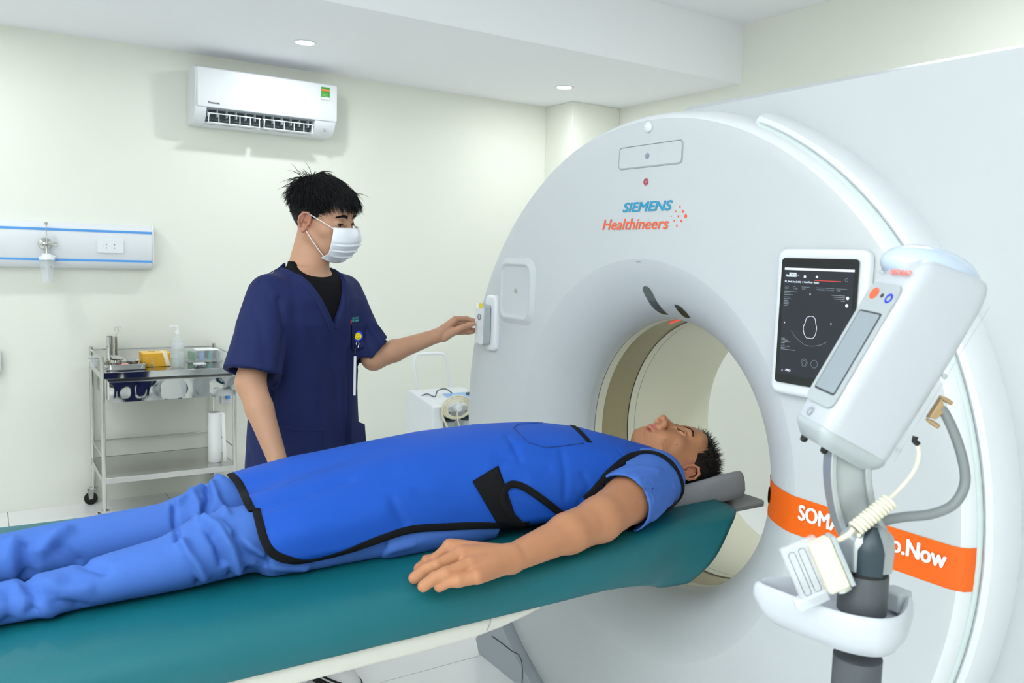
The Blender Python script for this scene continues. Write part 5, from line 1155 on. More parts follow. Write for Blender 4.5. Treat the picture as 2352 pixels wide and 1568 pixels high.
# hair, brows and lashes of the patient
def scalp(n, R, T, s, test, g, dens=None):
    out = []; nrm = []
    while len(out) < n:
        v = g.normal(size=(4000, 3)); v /= np.linalg.norm(v, axis=1)[:, None]
        p = np.array((0, -.014, .030)) + v * np.array((.0745, .0945, .0885)); nn = v / np.array((.0745, .0945, .0885)); nn /= np.linalg.norm(nn, axis=1)[:, None]
        m = test(p + g.normal(size=p.shape) * .0035); out += list(p[m]); nrm += list(nn[m])
    return np.array(out[:n]), np.array(nrm[:n])
g = np.random.default_rng(3)
def pt_test(p):
    x, y, z = p.T; hl = .074 - .000 * x; front = z > (.055 + .9 * (y - .045))      # hairline rising to the front
    side = (z > .01 - .5 * (y + .03)) & (y < .035)
    back = (y < -.015) & (z > -.045)
    return ((y > .03) & (z > .072 + .3 * (y - .06))) | side & (y < .045) & (z > .0) | back
rt, nm = scalp(5200, HR, HT, HS, pt_test, g)
Rw = HR; tw = lambda p: HT + (p * HS) @ Rw.T
top = np.clip((rt[:, 2] - .03) / .06, 0, 1)
L = .007 + .026 * top * g.uniform(.5, 1.15, len(rt)); d = nm + g.normal(size=nm.shape) * .35 + np.array((0, .25, .15)) * top[:, None]
hr_o = strands(tw(rt - nm * .002), d @ Rw.T, L, .00085, 'hair_dark', 'hair', pat, grav=(0, 0, -.3), curl=.55, seed=4, segs=5, label='short curly dark hair')
fl_ = g.choice(len(rt), 60); strands(tw(rt[fl_]), d[fl_] @ Rw.T, .045, .00035, 'hair_dark', 'hair', pat, grav=(0, 0, -.1), curl=.9, seed=8, segs=7)
# scalp layer under the strands
def cap_mesh(R, T, s, test, thick, name, m, par, rad=(.0745, .0945, .0885), cen=(0, -.014, .030)):
    mb = MB(); nu, nv = 90, 60; P = []; ok = []
    for i in range(nu):
        for j in range(nv + 1):
            a = 2 * PI * i / nu; b = PI * j / nv; v = np.array((math.cos(a) * math.sin(b), math.sin(a) * math.sin(b), math.cos(b))); p = np.array(cen) + v * np.array(rad)
            ok.append(bool(test(p[None])[0])); P.append(np.array(T) + np.array(R) @ ((np.array(cen) + v * (np.array(rad) + thick)) * s))
    F_ = []
    for i in range(nu):
        for j in range(nv):
            q = (i * (nv + 1) + j, ((i + 1) % nu) * (nv + 1) + j, ((i + 1) % nu) * (nv + 1) + j + 1, i * (nv + 1) + j + 1)
            if all(ok[k] for k in q): F_.append(q)
    mb.add(P, F_); return mb.build(name, m, par, angle=None)
cap_mesh(HR, HT, HS, pt_test, .0015, 'scalp_hair', 'hair_dark', pat)
def brow(R, T, s, sx, n, par, m, seed, th=1.0):
    g = np.random.default_rng(seed); t = g.uniform(0, 1, n); x = sx * (.013 + .036 * t); z = .0205 + .007 * np.sin(t * 2.4) - .004 * t + g.uniform(-.0026, .0026, n) * th * (1.1 - .6 * t); y = .0835 - .011 * t ** 2
    p = np.stack([x, y, z], 1); w_ = np.array(T) + (p * s) @ np.array(R).T; dd = np.stack([sx * np.ones(n), -.2 - .3 * t, .5 - .8 * t], 1) @ np.array(R).T
    fwd = np.array(R)[:, 1]; out = []
    for q in w_:
        h = bodyB.ray_cast(Vector(q + fwd * .03), Vector(-fwd), .08); out.append(np.array(h[0]) + fwd * .0004 if h[0] is not None else q)
    strands(np.array(out), dd, .0075, .0004, m, 'eyebrow', par, grav=(0, 0, 0), curl=.15, segs=3, seed=seed)
for sx in (-1, 1):
    brow(HR, HT, HS, sx, 260, pat, 'hair_dark', 10 + sx, 1.3)
    # closed lashes
    rts = []; fwd = HR[:, 1]
    for t in np.linspace(-1, 1, 26):
        q = HT + HR @ (np.array((sx * .032 + t * .0145, .08, -.0050 + .003 * t * t)) * HS); h = bodyB.ray_cast(Vector(q + fwd * .03), Vector(-fwd), .06)
        rts.append(np.array(h[0]) if h[0] is not None else q)
    MB().tube([q + fwd * .0008 for q in rts], .0011, 6).build('lash_line', 'hair_dark', pat)
    strands(np.array(rts), np.tile(HR @ np.array((0, .8, -.9)), (26, 1)), .005, .00035, 'hair_dark', 'eyelash', pat, grav=(0, 0, 0), curl=.1, segs=3)
for (px, py, r) in ((1529, 1010, .0016), (1554.5, 1021, .0018)):
    h = hit(bodyB, px, py)
    if h: MB().sphere(h[0], (r, r, r * .5), 8, 6).build('mole', 'hair_dark', pat)

# scrub shirt with sleeves, then trousers
hemN = shN + (elN - shN) * .72
f = Field([(.70, 1.62, .0045)], [(1.36, 2.04, .0045)], [(.806, 1.06, .0045)])
f.fn((.7, 1.45, .81), (1.56, 1.95, 1.06), loft_field(.012), .02)
axn = (elN - shN) / np.linalg.norm(elN - shN)
shS = np.array((1.455, 1.553, .895))
f.cap(shS, hemN, .076, .074, .03, sq=((0, 0, 1), 1.0)); f.cap((1.44, 1.86, .895), (1.30, 1.92, .88), .07, .066, .03)
f.cap((1.46, 1.59, .908), (1.50, 1.67, .912), .050, .034, .03); f.cap((1.46, 1.78, .905), (1.50, 1.69, .912), .050, .034, .03); f.cap((.72, 1.574, .844), (1.24, 1.576, .844), .038, .036, .02)
# cut the sleeve at its hem and hollow it
hc_ = shN + (elN - shN) * .62
S = f.sl((1.0, 1.3, .8), (1.6, 1.70, 1.0), .02); X, Y, Z = f.grid(S); d_ = (X - hc_[0]) * axn[0] + (Y - hc_[1]) * axn[1] + (Z - hc_[2]) * axn[2]; f.D[S] = np.maximum(f.D[S], np.minimum(d_, loft_field(.012)(X, Y, Z)).astype(np.float32))
f.cap(hc_ - axn * .05, hc_ + axn * .05, .068, .068, .0, 'sub', sq=((0, 0, 1), 1.0))
V, Q = f.mesh(1); N = normals(V, Q); V += N * (wob(V, 26, 3) * .0012)[:, None]; V[:, 2] = np.maximum(V[:, 2], TZ + .0045); V = clampin(V, .008, 1.33)
B = bvh_of(np_mesh(V, Q))
V = fold(V, N, B, [(((1400, 1140), (1450, 1100), (1510, 1085)), .005, .010), (((1420, 1150), (1480, 1120), (1545, 1115)), -.004, .009), (((1440, 1165), (1500, 1150), (1550, 1155)), .0045, .010), (((1475, 1215), (1510, 1185), (1545, 1150)), .004, .009), (((1425, 1080), (1470, 1072), (1520, 1080)), .004, .008), (((820, 1262), (890, 1250), (960, 1232)), -.004, .010), (((800, 1280), (880, 1268), (950, 1250)), .004, .009)])
shirtB = bvh_of(np_mesh(V, Q)); link_mesh('scrub_shirt', np_mesh(V, Q), 'scrub_blue', pat, angle=None)
f = Field([(-.6, .15, .009), (.15, .80, .0045), (.80, 1.12, .009)], [(1.46, 1.97, .0046)], [(.806, 1.0, .0045)])
def leg(pts):
    for (x0, y0, ry0, rz0), (x1, y1, ry1, rz1) in zip(pts[:-1], pts[1:]):
        n_ = 4
        for k in range(n_):
            a, b = k / n_, (k + 1) / n_; L_ = lambda p, q, t: p + (q - p) * t
            za, zb_ = L_(rz0, rz1, a), L_(rz0, rz1, b); ya_, yb_ = L_(ry0, ry1, a), L_(ry0, ry1, b)
            f.cap((L_(x0, x1, a), L_(y0, y1, a), TZ + .004 + za), (L_(x0, x1, b), L_(y0, y1, b), TZ + .004 + zb_), ya_, yb_, .003, sq=((0, 0, 1), (za + zb_) / (ya_ + yb_)))
leg([(-.6, 1.565, .055, .040), (-.1, 1.582, .053, .030), (.02, 1.588, .053, .031), (.12, 1.592, .054, .0355), (.23, 1.597, .057, .044), (.30, 1.600, .060, .051), (.36, 1.608, .066, .064), (.47, 1.625, .070, .067), (.75, 1.635, .072, .068), (1.05, 1.65, .075, .07)])
leg([(-.6, 1.75, .055, .045), (-.1, 1.755, .057, .045), (.02, 1.762, .058, .046), (.12, 1.770, .060, .050), (.23, 1.778, .060, .052), (.32, 1.786, .063, .053), (.38, 1.80, .070, .060), (.45, 1.825, .076, .068), (.60, 1.825, .074, .070), (.80, 1.82, .075, .072), (1.05, 1.80, .078, .072)])
f.cap((.48, 1.588, .842), (.84, 1.583, .842), .036, .036, .01)
V, Q = f.mesh(1); N = normals(V, Q); V += N * (wob(V, 16, 8) * .0016)[:, None]; B = bvh_of(np_mesh(V, Q))
TF = [  # (pixel polyline, amplitude, width): the creases of the trousers
 (((420, 1248), (432, 1272), (455, 1300), (466, 1322)), .009, .011), (((470, 1195), (500, 1215), (530, 1262), (545, 1305)), .010, .012), (((478, 1210), (500, 1250), (512, 1290)), -.009, .009),
 (((430, 1280), (452, 1310), (462, 1350)), -.008, .007), (((540, 1232), (565, 1270), (610, 1292)), -.006, .010), (((500, 1200), (545, 1240), (600, 1270)), .006, .010), (((520, 1235), (535, 1290), (530, 1350)), -.008, .008), (((590, 1285), (640, 1300), (700, 1302)), .006, .012), (((560, 1310), (620, 1330), (690, 1322)), -.007, .010),
 (((398, 1158), (402, 1200), (408, 1240)), -.008, .006), (((400, 1160), (425, 1145), (465, 1120)), .007, .010), (((470, 1105), (480, 1140), (470, 1185)), -.008, .008), (((485, 1110), (498, 1150), (520, 1180)), .006, .010), (((455, 1105), (480, 1103), (510, 1098)), .008, .012), (((440, 1130), (455, 1160), (455, 1190)), .006, .010),
 (((150, 1218), (120, 1235), (95, 1262)), .008, .014), (((140, 1255), (180, 1290), (240, 1310)), -.006, .012), (((60, 1250), (58, 1290), (60, 1330)), -.008, .010), (((110, 1240), (75, 1270), (70, 1320)), -.006, .010), (((30, 1240), (20, 1280), (30, 1320)), .006, .012),
 (((60, 1340), (80, 1370), (70, 1440)), -.009, .010), (((80, 1345), (130, 1385), (230, 1405)), -.007, .013), (((100, 1350), (160, 1356), (200, 1350)), .003, .013), (((20, 1350), (30, 1390), (15, 1440)), -.006, .012), (((45, 1345), (70, 1350), (95, 1345)), .007, .012), (((130, 1330), (100, 1380), (120, 1420)), .004, .015)]
V = fold(V, N, B, [(a, b * 1.75, c * .85) for a, b, c in TF]); V = clampin(V, .010, 1.4); V[:, 2] = np.maximum(V[:, 2], TZ + .0045)
trouB = bvh_of(np_mesh(V, Q)); link_mesh('trousers', np_mesh(V, Q), 'scrub_blue', pat, angle=None)

# lead apron: a draped sheet over the body
OUT = [(527, 1086), (545, 1105), (562, 1140), (578, 1176), (590, 1172), (598, 1205), (607, 1240), (622, 1268), (650, 1284), (695, 1291), (745, 1282), (800, 1266), (880, 1237), (945, 1216), (1030, 1211), (1110, 1208), (1165, 1207), (1260, 1222), (1330, 1196), (1384, 1150), (1386, 1110), (1420, 1070), (1455, 1046), (1490, 1040), (1530, 1052), (1555, 1080), (1600, 1060), (1560, 1030), (1500, 1010), (1450, 985), (1400, 900), (500, 900), (380, 1000)]
def apron_pt(X, th):
    yc, a, zt = env(X); a = a + .004; z0 = .865; n = 2.3; c, s_ = math.cos(th), math.sin(th)
    kk = (abs(c) ** n + abs(s_) ** n) ** (-1 / n); b = (zt + .006 - z0) if s_ > 0 else .05
    y = yc - a * c * kk; z = z0 + b * s_ * kk
    dip = .030 * max(0, 1 - (X - .40) / .42) * math.exp(-((y - 1.715) / .045) ** 2); z -= dip
    return (X, y, z)
nu, nv = 250, 150; V = []; 
for i in range(nu):
    X = .36 + (1.585 - .36) * i / (nu - 1)
    for j in range(nv):
        th = -.75 + (PI + .75 + .5) * j / (nv - 1); V.append(apron_pt(X, th))
V = np.array(V)
Q = np.array([[i * nv + j, (i + 1) * nv + j, (i + 1) * nv + j + 1, i * nv + j + 1] for i in range(nu - 1) for j in range(nv - 1)])
N = normals(V, Q); 
if N[nu // 2 * nv + nv // 2, 2] < 0: N = -N; Q = Q[:, ::-1]
V += N * (wob(V, 9, 12) * .0020 + wob(V, 30, 5) * .0005)[:, None]
Bt = BVHTree.FromPolygons([Vector(map(float, v)) for v in V], [tuple(map(int, q)) for q in Q])
AF = [(((1140, 1080), (1170, 1045), (1190, 1020)), -.003, .010), (((1165, 1000), (1185, 1030), (1195, 1055)), -.0045, .008), (((1145, 1045), (1200, 1060), (1260, 1075)), -.003, .012), (((1290, 1040), (1300, 1090), (1298, 1140)), -.0035, .009), (((1340, 1090), (1355, 1120), (1330, 1160)), -.0035, .010), (((1410, 1020), (1430, 1045), (1440, 1060)), -.003, .008), (((600, 1150), (750, 1110), (900, 1085)), -.003, .02), (((700, 1200), (850, 1150), (1000, 1110)), .004, .03), (((900, 1150), (920, 1185), (930, 1200)), -.004, .010), (((650, 1230), (760, 1215), (880, 1180)), .004, .022), (((1220, 1110), (1260, 1140), (1290, 1160)), .004, .014), (((1180, 1010), (1300, 1020), (1400, 1050)), .002, .02), (((1480, 1005), (1450, 1025), (1445, 1050)), -.003, .008), (((960, 1130), (1010, 1150), (1060, 1190)), -.003, .014), (((590, 1172), (680, 1140), (800, 1100)), -.005, .014)]
V = fold(V, N, Bt, AF)
px = proj(V); poly = OUT
def inpoly(p, poly):
    x, y = p[:, 0], p[:, 1]; ins = np.zeros(len(p), bool); n_ = len(poly)
    for i in range(n_):
        x0, y0 = poly[i]; x1, y1 = poly[(i + 1) % n_]
        if y0 == y1: continue
        c = ((y0 > y) != (y1 > y)) & (x < (x1 - x0) * (y - y0) / (y1 - y0) + x0); ins ^= c
    return ins
yc_, a_, _ = env(V[:, 0]); near = V[:, 1] < yc_ - .02; inside = inpoly(px, OUT); xcut = V[:, 0] > np.where(V[:, 1] > 1.73, .395 + .10 * (V[:, 1] - 1.73), .40)
farok = (V[:, 0] > .44 - .25 * np.clip(V[:, 1] - 1.73, 0, .1)) & (V[:, 0] < 1.56)
far = V[:, 1] > yc_ + .06
keep = inside | (far & farok & ~near & (px[:, 0] > 545))
Qk = Q[keep[Q].all(1)]
used = np.unique(Qk); mp = np.full(len(V), -1); mp[used] = np.arange(len(used)); Va, Qa = V[used], mp[Qk]
apron_me = np_mesh(Va, Qa); apB = bvh_of(apron_me)
ap_o = link_mesh('lead_apron', apron_me, 'apron_blue', pat, angle=None, label='royal blue lead apron with black edging')
md = ap_o.modifiers.new('thickness', 'SOLIDIFY'); md.thickness = 0.006; md.offset = -1
fullB = Bt = BVHTree.FromPolygons([Vector(map(float, v)) for v in V], [tuple(map(int, q)) for q in Q])
def hits(poly, B, n=6, fallback=None):
    P, Nn = [], []; pts = spline([(a, b, 0) for a, b in poly], n)
    for p in pts:
        h = hit(B, p[0], p[1])
        if h is None and fallback is not None: h = hit(fallback, p[0], p[1])
        if h is not None: 
            nn_ = h[1] if h[1].dot(Vector((0, 0, CAMH)) - h[0]) > 0 else -h[1]
            P.append(h[0]); Nn.append(nn_)
    # soften
    for _ in range(3):
        P = [P[0]] + [(P[i - 1] + P[i] * 2 + P[i + 1]) / 4 for i in range(1, len(P) - 1)] + [P[-1]]
        Nn = [Nn[0]] + [(Nn[i - 1] + Nn[i] * 2 + Nn[i + 1]).normalized() for i in range(1, len(Nn) - 1)] + [Nn[-1]]
    return P, Nn
P, Nn = hits([(529, 1089), (547, 1107), (561, 1136), (571, 1158), (580, 1174)], fullB); tape(P, Nn, .017, .0022, 'edging', 'binding_black', ap_o, lift=.001)
P, Nn = hits([(588, 1169), (597, 1205), (606, 1238), (622, 1266), (650, 1282), (695, 1289), (745, 1280), (800, 1264), (880, 1235), (945, 1215), (1030, 1209), (1110, 1206), (1168, 1206), (1215, 1200)], fullB, 8); tape(P, Nn, .0165, .0022, 'edging', 'binding_black', ap_o, lift=.001)
comb = lambda *a: a
# loop of belt edging and hook-and-loop patch
P, Nn = hits([(1290, 1180), (1272, 1166), (1240, 1142), (1205, 1120), (1175, 1112), (1158, 1125), (1154, 1150), (1168, 1178), (1190, 1198), (1200, 1204)], fullB, 8); tape(P, Nn, .016, .0022, 'edging', 'binding_black', ap_o, lift=.005)
def cloth_patch(poly, B, name, m, par, lift=.002, n=14, th=.0018):
    """quad patch (4 corners in picture order) laid on the cloth"""
    c = [Vector((a, b, 0)) for a, b in poly]; vs_ = []
    for i in range(n):
        for j in range(n):
            p = c[0].lerp(c[1], i / (n - 1)).lerp(c[3].lerp(c[2], i / (n - 1)), j / (n - 1)); h = hit(B, p[0], p[1])
            if h is None: vs_.append(None); continue
            nn_ = h[1] if h[1].dot(Vector((0, 0, CAMH)) - h[0]) > 0 else -h[1]; vs_.append(h[0] + nn_ * lift)
    last = next(v for v in vs_ if v is not None); vs_ = [(last := v) if v is not None else last for v in vs_]
    o = MB().add(vs_, [(i * n + j, (i + 1) * n + j, (i + 1) * n + j + 1, i * n + j + 1) for i in range(n - 1) for j in range(n - 1)]).build(name, m, par, angle=None)
    md = o.modifiers.new('t', 'SOLIDIFY'); md.thickness = th; md.offset = 0; return o
cloth_patch([(1084, 1106), (1143, 1070), (1190, 1206), (1140, 1200)], fullB, 'fastening_patch', 'binding_black', ap_o, .0035)
# pocket on the chest
pk = [(1281, 969), (1245, 971), (1190, 974), (1180, 983), (1196, 998), (1211, 1015), (1253, 1028), (1300, 1023), (1350, 1016)]
P, Nn = [], []
for a, b in zip(pk[:-1], pk[1:]):
    for t in np.linspace(0, 1, 6)[:-1]:
        h = hit(fullB, a[0] + (b[0] - a[0]) * t, a[1] + (b[1] - a[1]) * t)
        if h: P.append(h[0]); Nn.append(h[1] if h[1].z > 0 else -h[1])
tape(P, Nn, .0030, .0016, 'pocket_seam', 'seam_blue', ap_o)
pe = [(1284, 970), (1300, 973), (1318, 980), (1332, 992), (1345, 1006), (1354, 1016)]
P, Nn = hits(pe, fullB, 5); tape(P, Nn, .017, .0012, 'pocket_tape', 'binding_black', ap_o, lift=.0015)
sN = sum((n_ for n_ in Nn), Vector()).normalized(); a_, b_ = P[2], P[-4]; U_ = (b_ - a_).normalized(); V_ = sN.cross(U_)
tpB = bvh_of(np_mesh(np.array([p + n_ * .0028 + s_ * .007 * (n_.cross(U_)).normalized() for p, n_ in zip(P, Nn) for s_ in (-1, 1)]), np.array([[2 * i, 2 * i + 1, 2 * i + 3, 2 * i + 2] for i in range(len(P) - 1)])))
lettering('e.w. protec. shield', a_ - V_ * .0045, b_ - V_ * .0045, U_, V_, .0085, 'lime', ap_o, bold=.02, surf=tpB)
# armhole edging round the shoulder
arm = []
for (x_, y_, fb) in ((1342, 1146, 0), (1360, 1130, 0), (1376, 1110, 0), (1405, 1080, 0), (1435, 1056, 0), (1462, 1043, 0), (1490, 1040, 0), (1518, 1048, 0), (1542, 1066, 1), (1558, 1090, 1), (1566, 1118, 1), (1566, 1148, 1), (1561, 1175, 1), (1548, 1200, 1), (1520, 1222, 1), (1480, 1238, 1)): arm.append((x_, y_))
P, Nn = [], []
for p in spline([(a, b, 0) for a, b in arm], 5):
    hs_ = [h for h in (hit(fullB, p[0], p[1]), hit(shirtB, p[0], p[1])) if h]
    if not hs_:   # just off the silhouette: step inwards until the shirt is met
        for st in range(1, 30):
            h = hit(shirtB, p[0] - st * 1.0, p[1] - (1 if p[1] > 1150 else 0) * st * .5)
            if h: hs_ = [h]; break
    if hs_:
        h = min(hs_, key=lambda q: (q[0] - Vector((0, 0, CAMH))).length); nn_ = h[1] if h[1].dot(Vector((0, 0, CAMH)) - h[0]) > 0 else -h[1]; P.append(h[0]); Nn.append(nn_)
for _ in range(4):
    P = [P[0]] + [(P[i - 1] + P[i] * 2 + P[i + 1]) / 4 for i in range(1, len(P) - 1)] + [P[-1]]; Nn = [Nn[0]] + [(Nn[i - 1] + Nn[i] * 2 + Nn[i + 1]).normalized() for i in range(1, len(Nn) - 1)] + [Nn[-1]]
tape(P, Nn, [.018] * (len(P) * 2 // 3) + [.012] * (len(P) - len(P) * 2 // 3), .0025, 'edging', 'binding_black', ap_o, lift=.004)
# ------------------------------------------------------------------ technician
tec = thing('person', 'person standing beyond the table in navy scrubs and white mask, reaching to the hand control', 'person', (.90, 2.60, 0))
TR = np.array([[-.695, .712, .085], [-.713, -.673, -.192], [-.08, -.194, .978]]); u_, _, v_ = np.linalg.svd(TR); TR = u_ @ v_
a_ = math.radians(-9); TR = np.array([[math.cos(a_), -math.sin(a_), 0], [math.sin(a_), math.cos(a_), 0], [0, 0, 1]]) @ TR
TT_, TS_ = np.array((.953, 2.613, 1.556)), 1.06
tr_x = np.array((-.93, -.37, 0)); tr_x /= np.linalg.norm(tr_x); tr_y = np.array((.37, -.93, 0)); tr_y /= np.linalg.norm(tr_y)
TC = np.array((.900, 2.635))
def tl(X, Y): dx, dy = X - TC[0], Y - TC[1]; return dx * tr_x[0] + dy * tr_x[1], dx * tr_y[0] + dy * tr_y[1]
def tp(x, y, z): return np.array((TC[0] + tr_x[0] * x + tr_y[0] * y, TC[1] + tr_x[1] * x + tr_y[1] * y, z))
tz = np.array([.55, .70, .85, 1.0, 1.12, 1.22, 1.30, 1.345, 1.385, 1.42])
ta = np.array([.198, .196, .190, .182, .182, .188, .178, .150, .095, .060])
tb = np.array([.135, .135, .132, .122, .120, .122, .112, .095, .072, .055])
ty = np.array([.0, .0, .0, .0, .005, .012, .018, .018, .015, .015])
def tor(ins, n=2.5, zmax=1.42, zmin=.55, am=1.0):
    def f_(X, Y, Z):
        x, y = tl(X, Y); a = np.interp(Z, tz, ta) * am - ins; b = np.interp(Z, tz, tb) - ins; c = np.interp(Z, tz, ty)
        k = (np.abs(x / a) ** n + np.abs((y - c) / b) ** n + 1e-9) ** (1 / n); return np.maximum((k - 1) * np.minimum(a, b), np.maximum(Z - zmax, zmin - Z))
    return f_
Rs, Ls = np.array((.758, 2.555, 1.318)), np.array((1.042, 2.672, 1.318))
Re, Rw_ = np.array(onY(575, 878, 2.46)), np.array(onY(636, 1052, 2.33))
Le, Lw = np.array(onY(858, 822, 2.60)), np.array(onY(1003, 771, 2.575))
f = Field([(.52, .84, .0075), (.84, 1.08, .0026), (1.08, 1.31, .005), (1.31, 1.54, .002)], [(2.18, 2.50, .007), (2.50, 2.74, .0026), (2.74, 2.86, .006)], [(.62, 1.08, .0075), (1.08, 1.14, .004), (1.14, 1.25, .002), (1.25, 1.40, .004), (1.40, 1.72, .0026)])
f.fn((.6, 2.4, .64), (1.2, 2.85, 1.40), tor(.020, zmin=.64, zmax=1.40), .02)
P_ = add_head(f, TR, TT_, TS_, False)
f.cap(P_((0, -.030, -.05)), tp(0, -.005, 1.36), .052, .062, .02); f.cap(P_((0, -.005, -.075)), tp(0, .02, 1.37), .042, .046, .02)
f.cap(Rs, Re, .048, .042, .02); m_ = Re * .65 + Rw_ * .35; f.cap(Re, m_, .042, .040, .015); f.cap(m_, Rw_, .040, .028, .01)
f.cap(Ls, Le, .048, .040, .02); m_ = Le * .68 + Lw * .32; f.cap(Le, m_, .040, .038, .015); f.cap(m_, Lw, .038, .0255, .012, sq=((0, -.2, 1), .95))
# reaching hand: palm, thumb in front, fingers going behind the control
pal = lambda px, py, y: np.array(onY(px, py, y))
K = [pal(1046, 733, 2.592), pal(1044, 742, 2.600), pal(1044, 753, 2.604), pal(1040, 764, 2.600)]
for k_ in K: f.cap(Lw, k_, .021, .0125, .008)
TP = [[pal(1070, 731, 2.595), pal(1083, 735, 2.592), pal(1095, 738, 2.585)], [pal(1068, 738, 2.603), pal(1083, 741, 2.600), pal(1097, 745, 2.592)], [pal(1066, 754, 2.606), pal(1080, 757, 2.604), pal(1093, 758, 2.598)], [pal(1062, 762.5, 2.600), pal(1076, 763, 2.598), pal(1086, 762, 2.590)]]
for k_, t_ in zip(K, TP): add_finger(f, [k_] + t_, [.0105, .0092, .0084, .0076], .0025)
add_finger(f, [Lw + (.02, -.012, -.005), pal(1040, 762, 2.568), pal(1060, 752, 2.558), pal(1075, 747, 2.556), pal(1088, 743.5, 2.557)], [.017, .0145, .0105, .0100, .0078], .004)
# lower hand resting on the far table edge
hd_ = (Rw_ - Re) / np.linalg.norm(Rw_ - Re); sdv = np.cross(hd_, (0, 0, 1)); sdv /= np.linalg.norm(sdv)
for k, o_ in enumerate((-.03, -.01, .01, .028)):
    kk_ = Rw_ + hd_ * .075 + sdv * o_; f.cap(Rw_, kk_, .022, .012, .008); add_finger(f, [kk_, kk_ + hd_ * .035 + (0, -.01, 0), kk_ + hd_ * .055 + (0, -.025, 0)], [.0105, .0095, .008], .003)
add_finger(f, [Rw_ + hd_ * .02, Rw_ + hd_ * .06 - sdv * .045, Rw_ + hd_ * .085 - sdv * .05], [.015, .012, .009], .005)
V, Q = f.mesh(1); me = np_mesh(V, Q); tn = head_tint(V, TR, TT_, TS_)
for p in K: tn += .2 * np.exp(-(np.linalg.norm(V - p, axis=1) / .014) ** 2)
tint_attr(me, V, tn); bodyB = bvh_of(me); link_mesh('body', me, 'skin_technician', tec, angle=None)
c = TP_ = pal(1086, 743, 2.549); MB().sphere(c, (.0060, .0018, .0048), 12, 8).build('nail', 'nail', tec)
# eyes looking down
for sx in (-1, 1):
    c = Vector(P_((sx * .032, .0672, -.0012))); ec = MB().sphere(c, .0122 * TS_, 20, 14).build('eyeball', 'eye_white', tec)
    gz = Vector(TR @ np.array((sx * -.02 + .22, .93, -.32))).normalized(); MB().lathe([(0.0108, .0062), (.0128, .0045), (.0134, 0)], c, gz, 18).build('iris', 'eye_dark', ec)
    brow(TR, TT_, TS_, sx, 620, tec, 'hair_black', 20 + sx, 1.7)
    rts = np.array([P_((sx * .032 + t * .0125, .0815 - .003 * t * t, .0008 - .0025 * t * t)) for t in np.linspace(-1, 1, 30)])
    strands(rts, np.tile(TR @ np.array((sx * .15, .9, -.35)), (30, 1)), .0065, .0004, 'hair_black', 'eyelash', tec, grav=(0, 0, 0), curl=.1, segs=3)
    MB().tube([P_((sx * .032 + t * .0135, .0806 - .003 * t * t, .0013 - .0028 * t * t)) for t in np.linspace(-1, 1, 9)], .0009, 5).build('lash_line', 'hair_black', tec)
# hair: full top swept forward and outward over short sides
def tt_test(p):
    x, y, z = p.T
    topm = z > .052 + .25 * np.clip(y - .02, 0, 1); side = ((y < .012) & (z > -.004)) | ((y < .036) & (z > .020)) ; back = (y < -.035) & (z > -.062); burn = (y > -.002) & (y < .027) & (z > -.030 + .4 * np.abs(y - .012)) & (np.abs(x) > .045)
    return topm | side | back | burn
g = np.random.default_rng(11); rt, nm = scalp(10500, TR, TT_, TS_, tt_test, g)
topk = np.clip((rt[:, 2] - .035) / .05, 0, 1)
front = np.clip((rt[:, 1]) / .07, 0, 1)
rad_ = np.stack([rt[:, 0], rt[:, 1] + .035, np.zeros(len(rt))], 1); rl_ = np.linalg.norm(rad_, axis=1); rad_ = rad_ / np.maximum(rl_, .02)[:, None] + np.stack([np.full(len(rt), -.25), np.full(len(rt), .55), np.zeros(len(rt))], 1) * 1.6 * np.exp(-(rl_ / .05) ** 2)[:, None]; rad_ -= nm * np.sum(rad_ * nm, 1)[:, None]
hd = nm * .06 + g.normal(size=nm.shape) * .17 + rad_ * .9
rt = rt + nm * (.012 * topk)[:, None]; L = np.where(topk > 0, .030 + .034 * topk, .014) * g.uniform(.6, 1.12, len(rt)); L[(rt[:, 2] < .0)] *= .55
tw2 = lambda p: TT_ + (p * TS_) @ TR.T
strands(tw2(rt), hd @ TR.T, L, .0012, 'hair_black', 'hair', tec, grav=(0, 0, -1.0), gk=1.1, curl=.12, seed=14, segs=6, label='thick black hair with a fringe')
def fr_test(p): x, y, z = p.T; return (y > .045) & (z > .068) & (z < .100)
rt2, nm2 = scalp(420, TR, TT_, TS_, fr_test, g)
strands(tw2(rt2 + nm2 * .012), (nm2 * .5 + np.array((0, .75, .10)) + g.normal(size=nm2.shape) * .16) @ TR.T, g.uniform(.040, .066, len(rt2)), .0010, 'hair_black', 'fringe', tec, grav=(0, 0, -1), gk=3.2, curl=.12, seed=15, segs=7)
rt3, nm3 = scalp(40, TR, TT_, TS_, lambda p: p[:, 2] > .08, g)
strands(tw2(rt3 + nm3 * .012), (nm3 * .25 + g.normal(size=nm3.shape) * .6) @ TR.T, .018, .0004, 'hair_black', 'loose_hair', tec, curl=.5, gk=.6, seed=16, segs=6)
cap_mesh(TR, TT_, TS_, tt_test, .004, 'scalp_hair', 'hair_black', tec)
cap_mesh(TR, TT_, TS_, lambda p: (p[:, 2] > .045) & ((p[:, 1] < .03) | (p[:, 2] > .078)), .0115, 'hair_volume', 'hair_black', tec)
